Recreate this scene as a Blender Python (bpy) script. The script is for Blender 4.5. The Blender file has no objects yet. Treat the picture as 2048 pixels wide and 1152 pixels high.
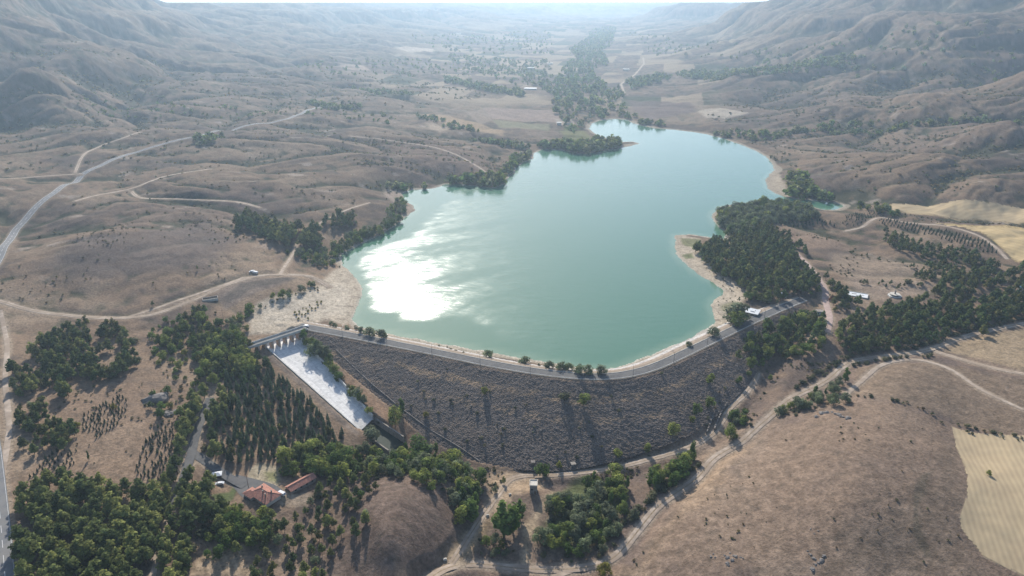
import bpy, bmesh, math, random
import numpy as np
from mathutils import Vector, Matrix
R = math.radians
rnd = random.Random(7)
sc = bpy.context.scene
col = sc.collection

# ------------------------------------------------------------------ camera, sky, sun, exposure
CAM_Z = 236.0
PITCH = R(22.7)
F_PX = 1366.0                      # focal length in pixels of the 2048 px wide photograph
cd = bpy.data.cameras.new('camera'); cam = bpy.data.objects.new('camera', cd); col.objects.link(cam)
cd.sensor_width = 36.0; cd.lens = 36.0 * F_PX / 2048.0
cd.clip_start = 1.0; cd.clip_end = 60000.0
cam.location = (0, 0, CAM_Z); cam.rotation_euler = (math.pi/2 - PITCH, 0, 0)
sc.camera = cam
SUN_AZ, SUN_EL = R(-10.5), R(31.0)  # azimuth from +Y, negative to the left
w = bpy.data.worlds.new('World'); sc.world = w; w.use_nodes = True
nt = w.node_tree; nt.nodes.clear()
sky = nt.nodes.new('ShaderNodeTexSky'); sky.sky_type = 'NISHITA'; sky.sun_disc = False
sky.sun_elevation = SUN_EL; sky.sun_rotation = SUN_AZ; sky.altitude = 1100
sky.air_density = 1.0; sky.dust_density = 2.0; sky.ozone_density = 1.0
bg = nt.nodes.new('ShaderNodeBackground'); bg.inputs['Strength'].default_value = 0.125
wo = nt.nodes.new('ShaderNodeOutputWorld')
nt.links.new(sky.outputs[0], bg.inputs[0]); nt.links.new(bg.outputs[0], wo.inputs[0])
sd = bpy.data.lights.new('sun', 'SUN'); sun = bpy.data.objects.new('sun', sd); col.objects.link(sun)
sd.energy = 5.0; sd.angle = R(0.53); sd.color = (1.0, 0.94, 0.84)
sdir = Vector((math.sin(SUN_AZ)*math.cos(SUN_EL), math.cos(SUN_AZ)*math.cos(SUN_EL), math.sin(SUN_EL)))
sun.rotation_euler = sdir.to_track_quat('Z', 'Y').to_euler()
sc.view_settings.view_transform = 'Standard'; sc.view_settings.look = 'None'
sc.view_settings.exposure = 0.56; sc.view_settings.gamma = 1.0
sc.cycles.use_denoising = True
sc.cycles.max_bounces = 4; sc.cycles.diffuse_bounces = 2; sc.cycles.glossy_bounces = 2
sc.cycles.transmission_bounces = 2; sc.cycles.volume_bounces = 0; sc.cycles.transparent_max_bounces = 4
sc.cycles.sample_clamp_indirect = 4.0

# ------------------------------------------------------------------ helpers: tags, meshes, materials
def tag(o, label=None, cat=None, group=None, kind=None):
    if label: o['label'] = label
    if cat: o['category'] = cat
    if group: o['group'] = group
    if kind: o['kind'] = kind
    return o
def empty(name, loc, rz=0.0, label=None, cat=None, group=None):
    o = bpy.data.objects.new(name, None); col.objects.link(o)
    o.location = loc; o.rotation_euler = (0, 0, rz); o.empty_display_size = 1.0
    return tag(o, label, cat, group)
def np_mesh(name, V, Fq, mats=(), tint=None, smooth=False, matidx=None):
    """mesh from numpy verts and quads/triangles (k columns)"""
    me = bpy.data.meshes.new(name)
    V = np.asarray(V, np.float32); Fq = np.asarray(Fq, np.int32)
    k = Fq.shape[1]; nf = len(Fq)
    me.vertices.add(len(V)); me.vertices.foreach_set('co', V.ravel())
    me.loops.add(nf*k); me.loops.foreach_set('vertex_index', Fq.ravel())
    me.polygons.add(nf)
    me.polygons.foreach_set('loop_start', np.arange(0, nf*k, k, dtype=np.int32))
    if matidx is not None: me.polygons.foreach_set('material_index', np.asarray(matidx, np.int32))
    me.polygons.foreach_set('use_smooth', np.full(nf, smooth))
    for m in mats: me.materials.append(m)
    me.update(calc_edges=True)
    if tint is not None:
        a = me.attributes.new('tint', 'FLOAT_COLOR', 'POINT')
        t = np.ones((len(V), 4), np.float32)
        tint = np.asarray(tint, np.float32)
        t[:, :3] = tint if tint.ndim == 2 else tint[:, None]
        a.data.foreach_set('color', t.ravel())
    return me
def link(name, me, parent=None, loc=None):
    o = bpy.data.objects.new(name, me); col.objects.link(o)
    if parent: o.parent = parent
    if loc is not None: o.location = loc
    return o
class MB:
    """collects boxes, prisms and tubes and links them as one mesh object"""
    def __init__(s): s.v = []; s.f = []
    def quad(s, pts):
        n = len(s.v); s.v += [tuple(p) for p in pts]; s.f.append(tuple(range(n, n+len(pts))))
    def box(s, c, d, rz=0.0):
        cx, cy, cz = c; a, b, h = d[0]/2, d[1]/2, d[2]/2
        ca, sa = math.cos(rz), math.sin(rz); n = len(s.v)
        for z in (-h, h):
            for x, y in ((-a, -b), (a, -b), (a, b), (-a, b)):
                s.v.append((cx+x*ca-y*sa, cy+x*sa+y*ca, cz+z))
        s.f += [(n+3, n+2, n+1, n), (n+4, n+5, n+6, n+7)]
        for i in range(4): j = (i+1) % 4; s.f.append((n+i, n+j, n+4+j, n+4+i))
    def tube(s, p, q, r0, r1=None, k=6):
        r1 = r0 if r1 is None else r1
        p = Vector(p); q = Vector(q); d = (q-p).normalized()
        a = d.orthogonal().normalized(); b = d.cross(a); n = len(s.v)
        for c, r in ((p, r0), (q, r1)):
            for i in range(k):
                t = 2*math.pi*i/k; s.v.append(tuple(c + a*(r*math.cos(t)) + b*(r*math.sin(t))))
        for i in range(k): j = (i+1) % k; s.f.append((n+i, n+j, n+k+j, n+k+i))
        s.f.append(tuple(n+i for i in reversed(range(k)))); s.f.append(tuple(n+k+i for i in range(k)))
    def prism(s, pts, z0, z1):
        n = len(s.v); k = len(pts)
        s.v += [(x, y, z0) for x, y in pts] + [(x, y, z1) for x, y in pts]
        for i in range(k): j = (i+1) % k; s.f.append((n+i, n+j, n+k+j, n+k+i))
        s.f.append(tuple(n+i for i in reversed(range(k)))); s.f.append(tuple(n+k+i for i in range(k)))
    def build(s, name, m, parent=None, bevel=0.0):
        me = bpy.data.meshes.new(name); me.from_pydata(s.v, [], s.f); me.materials.append(m)
        bm = bmesh.new(); bm.from_mesh(me)
        bmesh.ops.recalc_face_normals(bm, faces=bm.faces)
        if bevel: bmesh.ops.bevel(bm, geom=bm.edges[:], offset=bevel, segments=1, affect='EDGES')
        bm.to_mesh(me); bm.free()
        return link(name, me, parent)
def mat(name, rgb, rough=0.9, var=0.25, scale=2.0, bump=0.0, tint=False, spec=0.2, metal=0.0, hue=None, trans=0.0, objrand=0.0, detail_scale=None):
    m = bpy.data.materials.new(name); m.use_nodes = True
    n, l = m.node_tree.nodes, m.node_tree.links
    b = n['Principled BSDF']; out = n['Material Output']
    b.inputs['Roughness'].default_value = rough; b.inputs['Metallic'].default_value = metal
    b.inputs['Specular IOR Level'].default_value = spec
    tc = n.new('ShaderNodeTexCoord')
    nz = n.new('ShaderNodeTexNoise'); nz.inputs['Scale'].default_value = scale; nz.inputs['Detail'].default_value = 6
    l.new(tc.outputs['Object'], nz.inputs['Vector'])
    mr = n.new('ShaderNodeMapRange'); mr.inputs['From Min'].default_value = .3; mr.inputs['From Max'].default_value = .7
    mr.inputs['To Min'].default_value = 1-var; mr.inputs['To Max'].default_value = 1+var
    l.new(nz.outputs['Fac'], mr.inputs['Value'])
    mx = n.new('ShaderNodeMix'); mx.data_type = 'RGBA'; mx.blend_type = 'MULTIPLY'; mx.inputs['Factor'].default_value = 1
    mx.inputs['A'].default_value = (*rgb, 1); l.new(mr.outputs[0], mx.inputs['B'])
    c = mx.outputs['Result']
    if hue:
        nz2 = n.new('ShaderNodeTexNoise'); nz2.inputs['Scale'].default_value = scale*.31; nz2.inputs['Detail'].default_value = 3
        l.new(tc.outputs['Object'], nz2.inputs['Vector'])
        rr = n.new('ShaderNodeMapRange'); rr.inputs['From Min'].default_value = .42; rr.inputs['From Max'].default_value = .6
        l.new(nz2.outputs['Fac'], rr.inputs['Value'])
        if objrand:
            oi0 = n.new('ShaderNodeObjectInfo'); l.new(oi0.outputs['Random'], rr.inputs['Value']); rr.inputs['From Min'].default_value = .2; rr.inputs['From Max'].default_value = .9
        m2 = n.new('ShaderNodeMix'); m2.data_type = 'RGBA'; l.new(rr.outputs[0], m2.inputs['Factor'])
        l.new(c, m2.inputs['A']); m2.inputs['B'].default_value = (*hue, 1); c = m2.outputs['Result']
    if tint:
        at = n.new('ShaderNodeAttribute'); at.attribute_name = 'tint'
        m3 = n.new('ShaderNodeMix'); m3.data_type = 'RGBA'; m3.blend_type = 'MULTIPLY'; m3.inputs['Factor'].default_value = 1
        l.new(c, m3.inputs['A']); l.new(at.outputs['Color'], m3.inputs['B']); c = m3.outputs['Result']
    if objrand:
        oi = n.new('ShaderNodeObjectInfo'); r2 = n.new('ShaderNodeMapRange')
        r2.inputs['To Min'].default_value = 1-objrand; r2.inputs['To Max'].default_value = 1+objrand
        l.new(oi.outputs['Random'], r2.inputs['Value'])
        m4 = n.new('ShaderNodeMix'); m4.data_type = 'RGBA'; m4.blend_type = 'MULTIPLY'; m4.inputs['Factor'].default_value = 1
        l.new(c, m4.inputs['A']); l.new(r2.outputs[0], m4.inputs['B']); c = m4.outputs['Result']
    l.new(c, b.inputs['Base Color'])
    if bump:
        bn = n.new('ShaderNodeBump'); bn.inputs['Strength'].default_value = 1.0; bn.inputs['Distance'].default_value = bump
        l.new(nz.outputs['Fac'], bn.inputs['Height']); l.new(bn.outputs[0], b.inputs['Normal'])
    if trans:
        t = n.new('ShaderNodeBsdfTranslucent'); l.new(c, t.inputs['Color'])
        ms = n.new('ShaderNodeMixShader'); ms.inputs['Fac'].default_value = trans
        l.new(b.outputs[0], ms.inputs[1]); l.new(t.outputs[0], ms.inputs[2]); l.new(ms.outputs[0], out.inputs['Surface'])
    return m

# ------------------------------------------------------------------ helpers: noise
_rs = np.random.RandomState(11)
_perm = _rs.permutation(256); _perm = np.concatenate([_perm, _perm])
_ang = _rs.rand(256)*2*np.pi; _gx = np.cos(_ang).astype(np.float32); _gy = np.sin(_ang).astype(np.float32)
def noise(x, y):
    xi = np.floor(x).astype(np.int64); yi = np.floor(y).astype(np.int64)
    xf = (x-xi).astype(np.float32); yf = (y-yi).astype(np.float32)
    u = xf*xf*xf*(xf*(xf*6-15)+10); v = yf*yf*yf*(yf*(yf*6-15)+10)
    def g(i, j, dx, dy):
        h = _perm[(_perm[i & 255] + j) & 255]
        return _gx[h]*dx + _gy[h]*dy
    a = g(xi, yi, xf, yf); b = g(xi+1, yi, xf-1, yf)
    c = g(xi, yi+1, xf, yf-1); d = g(xi+1, yi+1, xf-1, yf-1)
    return 1.45*((a + u*(b-a)) + v*((c + u*(d-c)) - (a + u*(b-a))))
def fbm(x, y, o=4, gain=.5):
    s = 0; a = 1.0; t = 0
    for i in range(o):
        s = s + a*noise(x+17.3*i, y-9.1*i); t += a; x = x*2.03; y = y*2.03; a *= gain
    return s/t
def crease(x, y, o=4, gain=.5):
    """smooth rounded hills cut by sharp gullies: 0 in the gullies, 1 on the backs"""
    s = 0; a = 1.0; t = 0; wgt = 1.0
    for i in range(o):
        n = np.abs(noise(x+31.7*i, y+5.3*i)); n = np.minimum(n*2.1, 1.0); n = np.sin(n*np.pi/2)
        s = s + a*n*wgt; t += a; wgt = .35+.65*n; x = x*2.1+.3*y; y = y*2.1-.3*x*.5; a *= gain
    return s/t
def ss(x, a, b):
    t = np.clip((x-a)/(b-a), 0, 1); return t*t*(3-2*t)

# ------------------------------------------------------------------ helpers: rays of the photograph to places in the valley
CP, SP = math.cos(PITCH), math.sin(PITCH)
def ray(u, v):
    x = (np.asarray(u, float)-1024)/F_PX; t = -(np.asarray(v, float)-576)/F_PX
    return x, CP + t*SP, t*CP - SP             # world x, y, z of the view ray
def onplane(u, v, z):
    x, y, d = ray(u, v); k = (z-CAM_Z)/d
    return np.stack([x*k, y*k], -1)
def sd_poly(P, poly):
    """signed distance (negative inside) of points to a closed polygon"""
    P = np.asarray(P, np.float32); d = np.full(len(P), 1e9, np.float32); inside = np.zeros(len(P), bool)
    A = np.asarray(poly, np.float32); B = np.roll(A, -1, 0)
    for a, b in zip(A, B):
        e = b-a; wv = P-a; t = np.clip((wv@e)/max(float(e@e), 1e-9), 0, 1)
        q = wv-t[:, None]*e; d = np.minimum(d, (q*q).sum(1))
        c = ((a[1] <= P[:, 1]) & (b[1] > P[:, 1])) | ((b[1] <= P[:, 1]) & (a[1] > P[:, 1]))
        if b[1] != a[1]:
            xx = a[0] + (P[:, 1]-a[1])*(e[0]/e[1]); inside ^= c & (P[:, 0] < xx)
    d = np.sqrt(d); return np.where(inside, -d, d)
def d_line(P, L):
    """distance to an open polyline, arc position and side (+ left)"""
    P = np.asarray(P, float); d = np.full(len(P), 1e18); s = np.zeros(len(P)); side = np.zeros(len(P)); acc = 0
    for a, b in zip(L[:-1], L[1:]):
        e = b-a; le = math.hypot(*e); wv = P-a; t = np.clip((wv@e)/(le*le), 0, 1)
        q = wv-t[:, None]*e; dd = (q*q).sum(1); m = dd < d
        d[m] = dd[m]; s[m] = acc+t[m]*le; side[m] = np.sign(e[0]*wv[m, 1]-e[1]*wv[m, 0]); acc += le
    return np.sqrt(d), s, side
def smooth_line(L, step=4.0, it=6):
    L = np.asarray(L, float); s = np.concatenate([[0], np.cumsum(np.hypot(*np.diff(L[:, :2], axis=0).T))])
    n = max(4, int(s[-1]/step)); t = np.linspace(0, s[-1], n)
    Q = np.stack([np.interp(t, s, L[:, i]) for i in range(L.shape[1])], 1)
    for _ in range(it): Q[1:-1] = .25*Q[:-2]+.5*Q[1:-1]+.25*Q[2:]
    return Q

# ------------------------------------------------------------------ terrain: control heights
ctrl = """0,1152,4 100,1152,0 300,1152,-6 450,1152,-10 600,1152,-14 750,1152,-13 880,1152,-23 1050,1152,-28 1200,1152,-26 1250,1140,-23 1400,1152,-13 1600,1152,-7 1800,1152,-5 2048,1152,-5
-100,1152,5 2150,1152,-4 -100,900,7 2200,900,2 -150,640,12 2250,640,8 -200,400,36 2300,400,24
0,1000,4 100,1000,1 300,1000,-4 400,1000,-6 530,990,-9 620,960,-11 680,1030,-11 800,1000,-3 780,1080,-4 700,1000,-9 740,950,-13 870,960,-14 930,1000,-22 930,1060,-23 1010,1000,-24 1066,965,-21 1150,1000,-26 1150,1080,-28 1250,1050,-24 1250,960,-22 1350,960,-19 1400,930,-18 1490,885,-15
0,880,6 100,880,3 250,870,2 400,850,-2 500,850,-6 600,850,-11 680,900,-17 760,900,-21 850,930,-22
0,760,8 150,760,5 300,760,4 400,740,1 480,740,0 560,770,-5 630,820,-9
0,640,8 120,640,6 300,640,6 430,600,7 400,660,3 450,650,3 540,552,12 620,560,7 510,545,12 600,640,1.8 650,600,1.6 560,620,2 700,560,1
230,465,33 150,520,23 350,500,24 100,600,10 300,590,12 200,600,11 60,480,20 350,440,24 450,470,20 600,450,11 500,500,16 640,520,5
0,540,18 0,450,24 100,400,28 200,330,32 0,360,34 0,300,40 150,280,40 300,300,36 450,270,34 300,380,30 450,400,24 600,380,20 700,420,10 760,370,9 600,300,28 700,330,22 800,330,17 900,320,13 980,300,10 640,215,34 800,250,22 950,260,10 1050,270,4 1100,230,6 900,220,14 1050,200,12
0,240,50 200,230,48 400,200,46 0,200,66 200,180,66 400,150,66 600,170,46 800,170,26 1000,150,18 1150,150,12 1200,200,6
1300,235,3 1400,225,8 1400,180,20 1300,140,20 1600,220,20 1550,275,10 1450,265,5 1700,250,22 1650,190,32 1800,190,38 2048,200,50 1500,150,34 2048,280,36 1850,270,28 1700,320,22 1600,340,10 2048,340,34 1800,360,24 1950,395,22 2048,400,20 1700,400,8 1800,425,9 2048,450,14 1600,440,5 1750,460,7 1900,500,9 2048,540,10 1600,500,6 1500,520,5 1700,540,6 1800,580,6 1600,600,4.5 1700,640,4 1900,620,6 2048,620,6 1650,680,2 1800,690,2 1600,740,-4 1700,722,-2 1900,685,2 2048,650,5 1520,780,-10 1600,790,-8 1690,760,-3 1850,740,4 2048,740,6 2048,820,3 1900,850,-1 1780,790,4
1650,820,0 1560,900,-6 1500,960,-8 1400,1050,-11 1750,880,8 1700,1000,5 1880,900,3 1900,1000,3 1950,900,-2 2048,950,-1"""
farc = """-300,1600,160 -100,1600,150 0,1600,128 0,2050,200 0,2400,330 -300,2200,340 0,4000,330 -300,4000,340
150,1800,112 150,2400,195 150,2900,300 150,4500,300 300,2000,92 300,2900,180 300,3400,245 300,5000,250 500,2200,66 500,3000,105 500,4000,180 500,4600,245 500,6000,250
800,2400,34 800,3500,58 800,4800,110 800,6500,240 800,9000,245 1000,3000,26 1000,4500,48 1000,7000,140 1000,9000,245 1000,13000,245
1150,3000,22 1200,5000,45 1200,8000,100 1150,11000,232 1250,13000,236 1350,2500,32 1350,4000,80 1350,7500,120 1400,13000,236 1440,3600,70 1440,4400,105 1490,4300,215 1500,2000,44 1520,3000,122 1520,3600,200 1530,4200,275 1530,8000,275 1440,8000,150 1470,4800,160
1700,1600,54 1700,2200,115 1700,2900,225 1700,3500,310 1700,8000,310 1900,1500,70 1900,2000,125 1900,2600,235 1900,3100,340 1900,8000,340 2100,1300,58 2100,1800,135 2100,2400,255 2100,3000,360 2400,2400,330 2400,1300,70 2300,8000,350
-100,1152,6"""
P0 = []
for t in ctrl.split():
    u, v, z = map(float, t.split(',')); x, y = onplane(u, v, z); P0.append((math.atan2(x, y), math.log(math.hypot(x, y)), z))
for t in farc.split()[:-1]:
    u, r, z = map(float, t.split(',')); P0.append((math.atan((u-1024)/F_PX*CP), math.log(r), z))
P0 = np.array(P0 + [(a, math.log(60), -15) for a in (-1, -.5, 0, .5, 1)])
SHORE = """703,637 712,620 722,595 722,572 708,551 687,532 682,517 688,506 705,498 725,487 750,475 775,462 797,447 815,432 831,419 824,410 808,402 805,389 815,381 840,379 868,377 890,369 920,368 960,374 990,376 1008,370 1012,358 1030,346 1032,336 1048,324 1066,318 1068,306 1085,299 1120,300 1155,307 1170,308 1195,304 1230,298 1262,292 1279,287 1265,283 1240,284 1215,277 1190,267 1178,257 1184,247 1202,241 1230,238 1255,240 1265,246 1285,252 1310,257 1350,260 1385,264 1415,269 1445,277 1480,289 1510,301 1530,312 1545,328 1548,341 1538,350 1530,360 1535,376 1552,388 1576,396 1605,399 1640,403 1665,405 1690,411 1672,420 1647,419 1620,412 1591,411 1540,405 1500,405 1470,409 1440,414 1427,424 1423,434 1433,450 1452,465 1447,477 1425,475 1405,472 1379,468 1352,470 1349,485 1352,508 1369,526 1393,547 1428,566 1447,580 1443,591 1427,600 1422,612 1427,630 1431,645 1415,656 1385,675 1345,691 1300,710 1250,730 1215,738 1166,735 1114,728 1062,719 975,704 888,688 801,672 749,661 718,652"""
LAKE = np.array([onplane(*map(float, t.split(',')), 0.0) for t in SHORE.split()])

# polar grid of ground points round the camera's foot
NA, NR = 1101, 1361
AZ = np.linspace(-R(57), R(57), NA); LR = np.linspace(math.log(60), math.log(15500), NR)
A, L = np.meshgrid(AZ, LR); RR = np.exp(L); X = RR*np.sin(A); Y = RR*np.cos(A)
def rbf_eval(a, l):
    S = 1.6
    def kern(a1, l1, a2, l2):
        d = np.sqrt(((a1-a2)*S)**2+(l1-l2)**2+.0006); return -d
    n = len(P0); K = kern(P0[:, None, 0], P0[:, None, 1], P0[None, :, 0], P0[None, :, 1])
    M = np.zeros((n+3, n+3)); M[:n, :n] = K - np.eye(n)*.002; Q = np.stack([np.ones(n), P0[:, 0], P0[:, 1]], 1)
    M[:n, n:] = Q; M[n:, :n] = Q.T
    c = np.linalg.solve(M, np.concatenate([P0[:, 2], np.zeros(3)]))
    out = c[n]+c[n+1]*a+c[n+2]*l
    for i in range(n): out = out + c[i]*kern(a, l, P0[i, 0], P0[i, 1])
    return out
ca = np.linspace(AZ[0], AZ[-1], 276); cl = np.linspace(LR[0], LR[-1], 341)
Zc = rbf_eval(*np.meshgrid(ca, cl))
def lin_idx(n, m): t = np.linspace(0, m-1, n); i = np.minimum(t.astype(int), m-2); return i, t-i
ia, fa = lin_idx(NA, 276); il, fl = lin_idx(NR, 341)
Z = (Zc[il][:, ia]*(1-fa)+Zc[il][:, ia+1]*fa)*(1-fl)[:, None]+(Zc[il+1][:, ia]*(1-fa)+Zc[il+1][:, ia+1]*fa)*fl[:, None]
for _ in range(4):
    Z[1:-1] = .25*Z[:-2]+.5*Z[1:-1]+.25*Z[2:]; Z[:, 1:-1] = .25*Z[:, :-2]+.5*Z[:, 1:-1]+.25*Z[:, 2:]
# mesa caps and the lone butte
dg = np.degrees(A)
cap = np.interp(dg, [-57, -31, -27.5, -25, 10, 17, 19, 21, 30, 57], [420, 380, 300, 233, 233, 233, 241, 300, 400, 460])
bx, by = 6500*math.sin(math.atan(372/F_PX*CP)), 6500*math.cos(math.atan(372/F_PX*CP))
db = np.hypot((X-bx)/1.0, (Y-by)/2.2)
Z = Z + np.clip(1-np.maximum(db-110, 0)/420, 0, 1)**1.7*np.maximum(0, 231-Z)
# relief
PX = X + 95*noise(X/300, Y/300)+22*noise(X/95, Y/95); PY = Y + 95*noise(X/300+9, Y/300-4)+22*noise(X/95+7, Y/95)
hi = ss(Z, 60, 150)
m_mid = ss(RR, 560, 950)*(1-.8*ss(np.abs(dg-4), 17, 6)*ss(RR, 1000, 1500))
Z0 = Z.copy()
Z = Z + m_mid*(crease(PX/330, PY/250, 5, .43)-.58)*(18+4*ss(RR, 1000, 2000)*(1-hi))
Z = Z + hi*(crease(PX/900+3, PY/620, 4, .42)-.6)*(70+34*ss(RR, 2500, 5000))
Z = Z + ss(Z0, 25, 60)*(1-hi)*(crease(PX/420+7, PY/230+1, 5, .48)-.58)*24
Z = Z + hi*(crease(PX/300+3, PY/140, 4, .5)-.6)*9 + hi*6*np.round(2*np.sin(Z/13))/2
Z = Z + ss(RR, 1000, 1600)*(crease(PX/90+5, PY/60, 3)-.5)*3.2*ss(Z0, 14, 40)
Z = Z + ss(RR, 420, 700)*(crease(PX/70, PY/60, 3)-.5)*2.4
Z = Z + fbm(X/26, Y/26, 4)*.9
Z = np.where(Z > cap, cap+(Z-cap)*.02+3*fbm(X/600, Y/600, 3), Z)
# lake bed and shore
def near(poly, m):
    return (X > poly[:, 0].min()-m) & (X < poly[:, 0].max()+m) & (Y > poly[:, 1].min()-m) & (Y < poly[:, 1].max()+m)
LS = np.full(X.shape, 1e4, np.float32); msk = near(LAKE, 260)
LS[msk] = sd_poly(np.stack([X[msk], Y[msk]], 1), LAKE)
LSn = LS + 1.6*noise(X/14, Y/14)+.8*noise(X/5, Y/5)
rise = .12 + np.minimum(np.maximum(LSn, 0)*.06, 3.0)
Zl = rise + (Z-rise)*ss(LSn, 6, 70)
Z = np.where(LSn > 0, np.where(Z > 0, np.maximum(np.minimum(Zl, Z+3), .12), Zl), np.maximum(LSn*.16, -6)-.02)

# dam
CREST_Z = 4.2
CR_PX = "597,651 625,656 660,663 715,673 770,684 830,696 890,708 950,721 1010,733 1060,741 1110,748 1160,753 1205,755 1245,752 1285,743 1325,728 1370,706 1430,677 1490,648 1540,625 1575,610 1608,597"
CREST = smooth_line(np.array([onplane(*map(float, t.split(',')), CREST_Z) for t in CR_PX.split()]), 5.0, 12)
HW = 4.2; SLOPE = 2.2
def dam_z(P):
    d, s, side = d_line(P, CREST); return np.where(side < 0, CREST_Z-.25-np.maximum(d-HW-.5, 0)/SLOPE, CREST_Z-.25-np.maximum(d-HW-1.0, 0)/1.9), s, side
def un_dam(u, v):
    z = 4.0
    for _ in range(30):
        p = onplane(u, v, z); zn = float(dam_z(p[None])[0][0]); z = .7*z+.3*zn
    return onplane(u, v, z)
GROIN = "600,658 640,692 690,742 760,802 850,872 900,902 960,927 1060,939 1130,940 1200,927 1265,908 1340,886 1400,856 1440,820 1480,782 1512,740 1540,700 1572,655 1606,603"
DAMP = np.array([un_dam(*map(float, t.split(','))) for t in GROIN.split()])
DAMP = np.concatenate([smooth_line(DAMP, 9, 2), CREST[::-3]+np.array([0, 6.0])])
msk = near(DAMP, 90); P = np.stack([X[msk], Y[msk]], 1)
DS = np.full(X.shape, 1e4); dz = np.zeros(X.shape); dside = np.ones(X.shape)
DS[msk] = sd_poly(P, DAMP); q = dam_z(P); dz[msk] = q[0]; dside[msk] = q[2]
dn = msk & (dside < 0)
Z = np.where(dn & (DS <= 0), dz-1.2-.0*DS, Z)
Z = np.where(dn & (DS > 0), dz+.25+(Z-dz-.25)*ss(DS, 0, 26), Z)
crd, _, _ = d_line(np.stack([X[msk], Y[msk]], 1), CREST); CD = np.full(X.shape, 1e4); CD[msk] = crd
Z = np.where((CD < HW+1.2), CREST_Z-.6, Z)
up = msk & (dside > 0) & (CD < 30)
Z = np.where(up, np.maximum(Z, CREST_Z-.35-np.maximum(CD-HW-1.4, 0)/2.3)*1.0, Z)

# spillway chute
SW = np.array([[*onplane(533, 699, -1.8), -1.8], [*onplane(598, 675, -1.8), -1.8], [*onplane(746, 838, -16.0), -16.0], [*onplane(718, 864, -17.0), -17.0]])
BASIN = np.array([onplane(718, 864, -18), onplane(746, 838, -18), onplane(808, 884, -20), onplane(778, 912, -20)])
def sw_curve(t, side):
    """left (0) or right (1) edge of the chute floor, t from top to bottom"""
    a, b = (SW[0], SW[3]) if side == 0 else (SW[1], SW[2])
    p = a+(b-a)*t; n = np.array([-(b-a)[1], (b-a)[0]])/np.hypot(*(b-a)[:2])
    return p
NS = 40
swl = [sw_curve(t, 0) for t in np.linspace(0, 1, NS)]; swr = [sw_curve(t, 1) for t in np.linspace(0, 1, NS)]
_ax = (SW[3]+SW[2]-SW[0]-SW[1])[:2]; _ax = _ax/np.hypot(*_ax)
HEAD = [SW[0][:2]-_ax*11, SW[1][:2]-_ax*11]
SWP = np.array([HEAD[0]]+[p[:2] for p in swl]+[p[:2] for p in swr[::-1]]+[HEAD[1]])
msk = near(SWP, 60); P = np.stack([X[msk], Y[msk]], 1)
sdv = sd_poly(P, SWP)
dl, _, _ = d_line(P, np.array([p[:2] for p in swl])); dr, sr, _ = d_line(P, np.array([p[:2] for p in swr]))
tt = sr/np.hypot(*(SW[2]-SW[1])[:2]); zf = -1.8-14.7*tt
zz = Z[msk]; zz = np.where(sdv < .8, zf-1.2, zf+2.8+(zz-zf-2.8)*ss(sdv, 4.5, 28))
keep = (P[:, 1] > 0)
Zs = Z[msk]; upst = P@np.array([math.sin(-.25), math.cos(-.25)]) > (SW[0][:2]+SW[1][:2])@np.array([math.sin(-.25), math.cos(-.25)])/2+14
Z[msk] = np.where(upst & (sdv > 0), Zs, np.where(DS[msk] < 0, np.minimum(Zs, zz), zz))
msk = near(BASIN, 30); sdb = sd_poly(np.stack([X[msk], Y[msk]], 1), BASIN)
Z[msk] = np.where(sdb < .5, -21.0, Z[msk])

# sample / unproject on the grid
def G(x, y):
    x = np.atleast_1d(np.asarray(x, float)); y = np.atleast_1d(np.asarray(y, float))
    a = (np.arctan2(x, y)-AZ[0])/(AZ[1]-AZ[0]); l = (np.log(np.hypot(x, y))-LR[0])/(LR[1]-LR[0])
    a = np.clip(a, 0, NA-1.001); l = np.clip(l, 0, NR-1.001); i = a.astype(int); j = l.astype(int); fa = a-i; fl = l-j
    return (Z[j, i]*(1-fa)+Z[j, i+1]*fa)*(1-fl)+(Z[j+1, i]*(1-fa)+Z[j+1, i+1]*fa)*fl
def un(u, v):
    """place on the ground seen at (u, v)"""
    x, y, d = ray(u, v); az = math.atan2(float(x), float(y)); h = math.hypot(float(x), float(y)); sl = float(d)/h
    a = np.clip((az-AZ[0])/(AZ[1]-AZ[0]), 0, NA-1.001); i = int(a); f = a-i
    prof = Z[:, i]*(1-f)+Z[:, i+1]*f; r = np.exp(LR); g = prof-(CAM_Z+sl*r)
    k = np.where(g > 0)[0]; k = k[k > 40]
    if len(k) == 0: rr = 9000.0
    else:
        k = k[0]; t = g[k-1]/(g[k-1]-g[k]); rr = r[k-1]+(r[k]-r[k-1])*t
    return np.array([rr*math.sin(az), rr*math.cos(az)])
def pxs(s): return [tuple(map(float, t.split(','))) for t in s.split()]
def upoly(s, n=1): return np.array([un(u, v) for u, v in pxs(s)])

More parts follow.
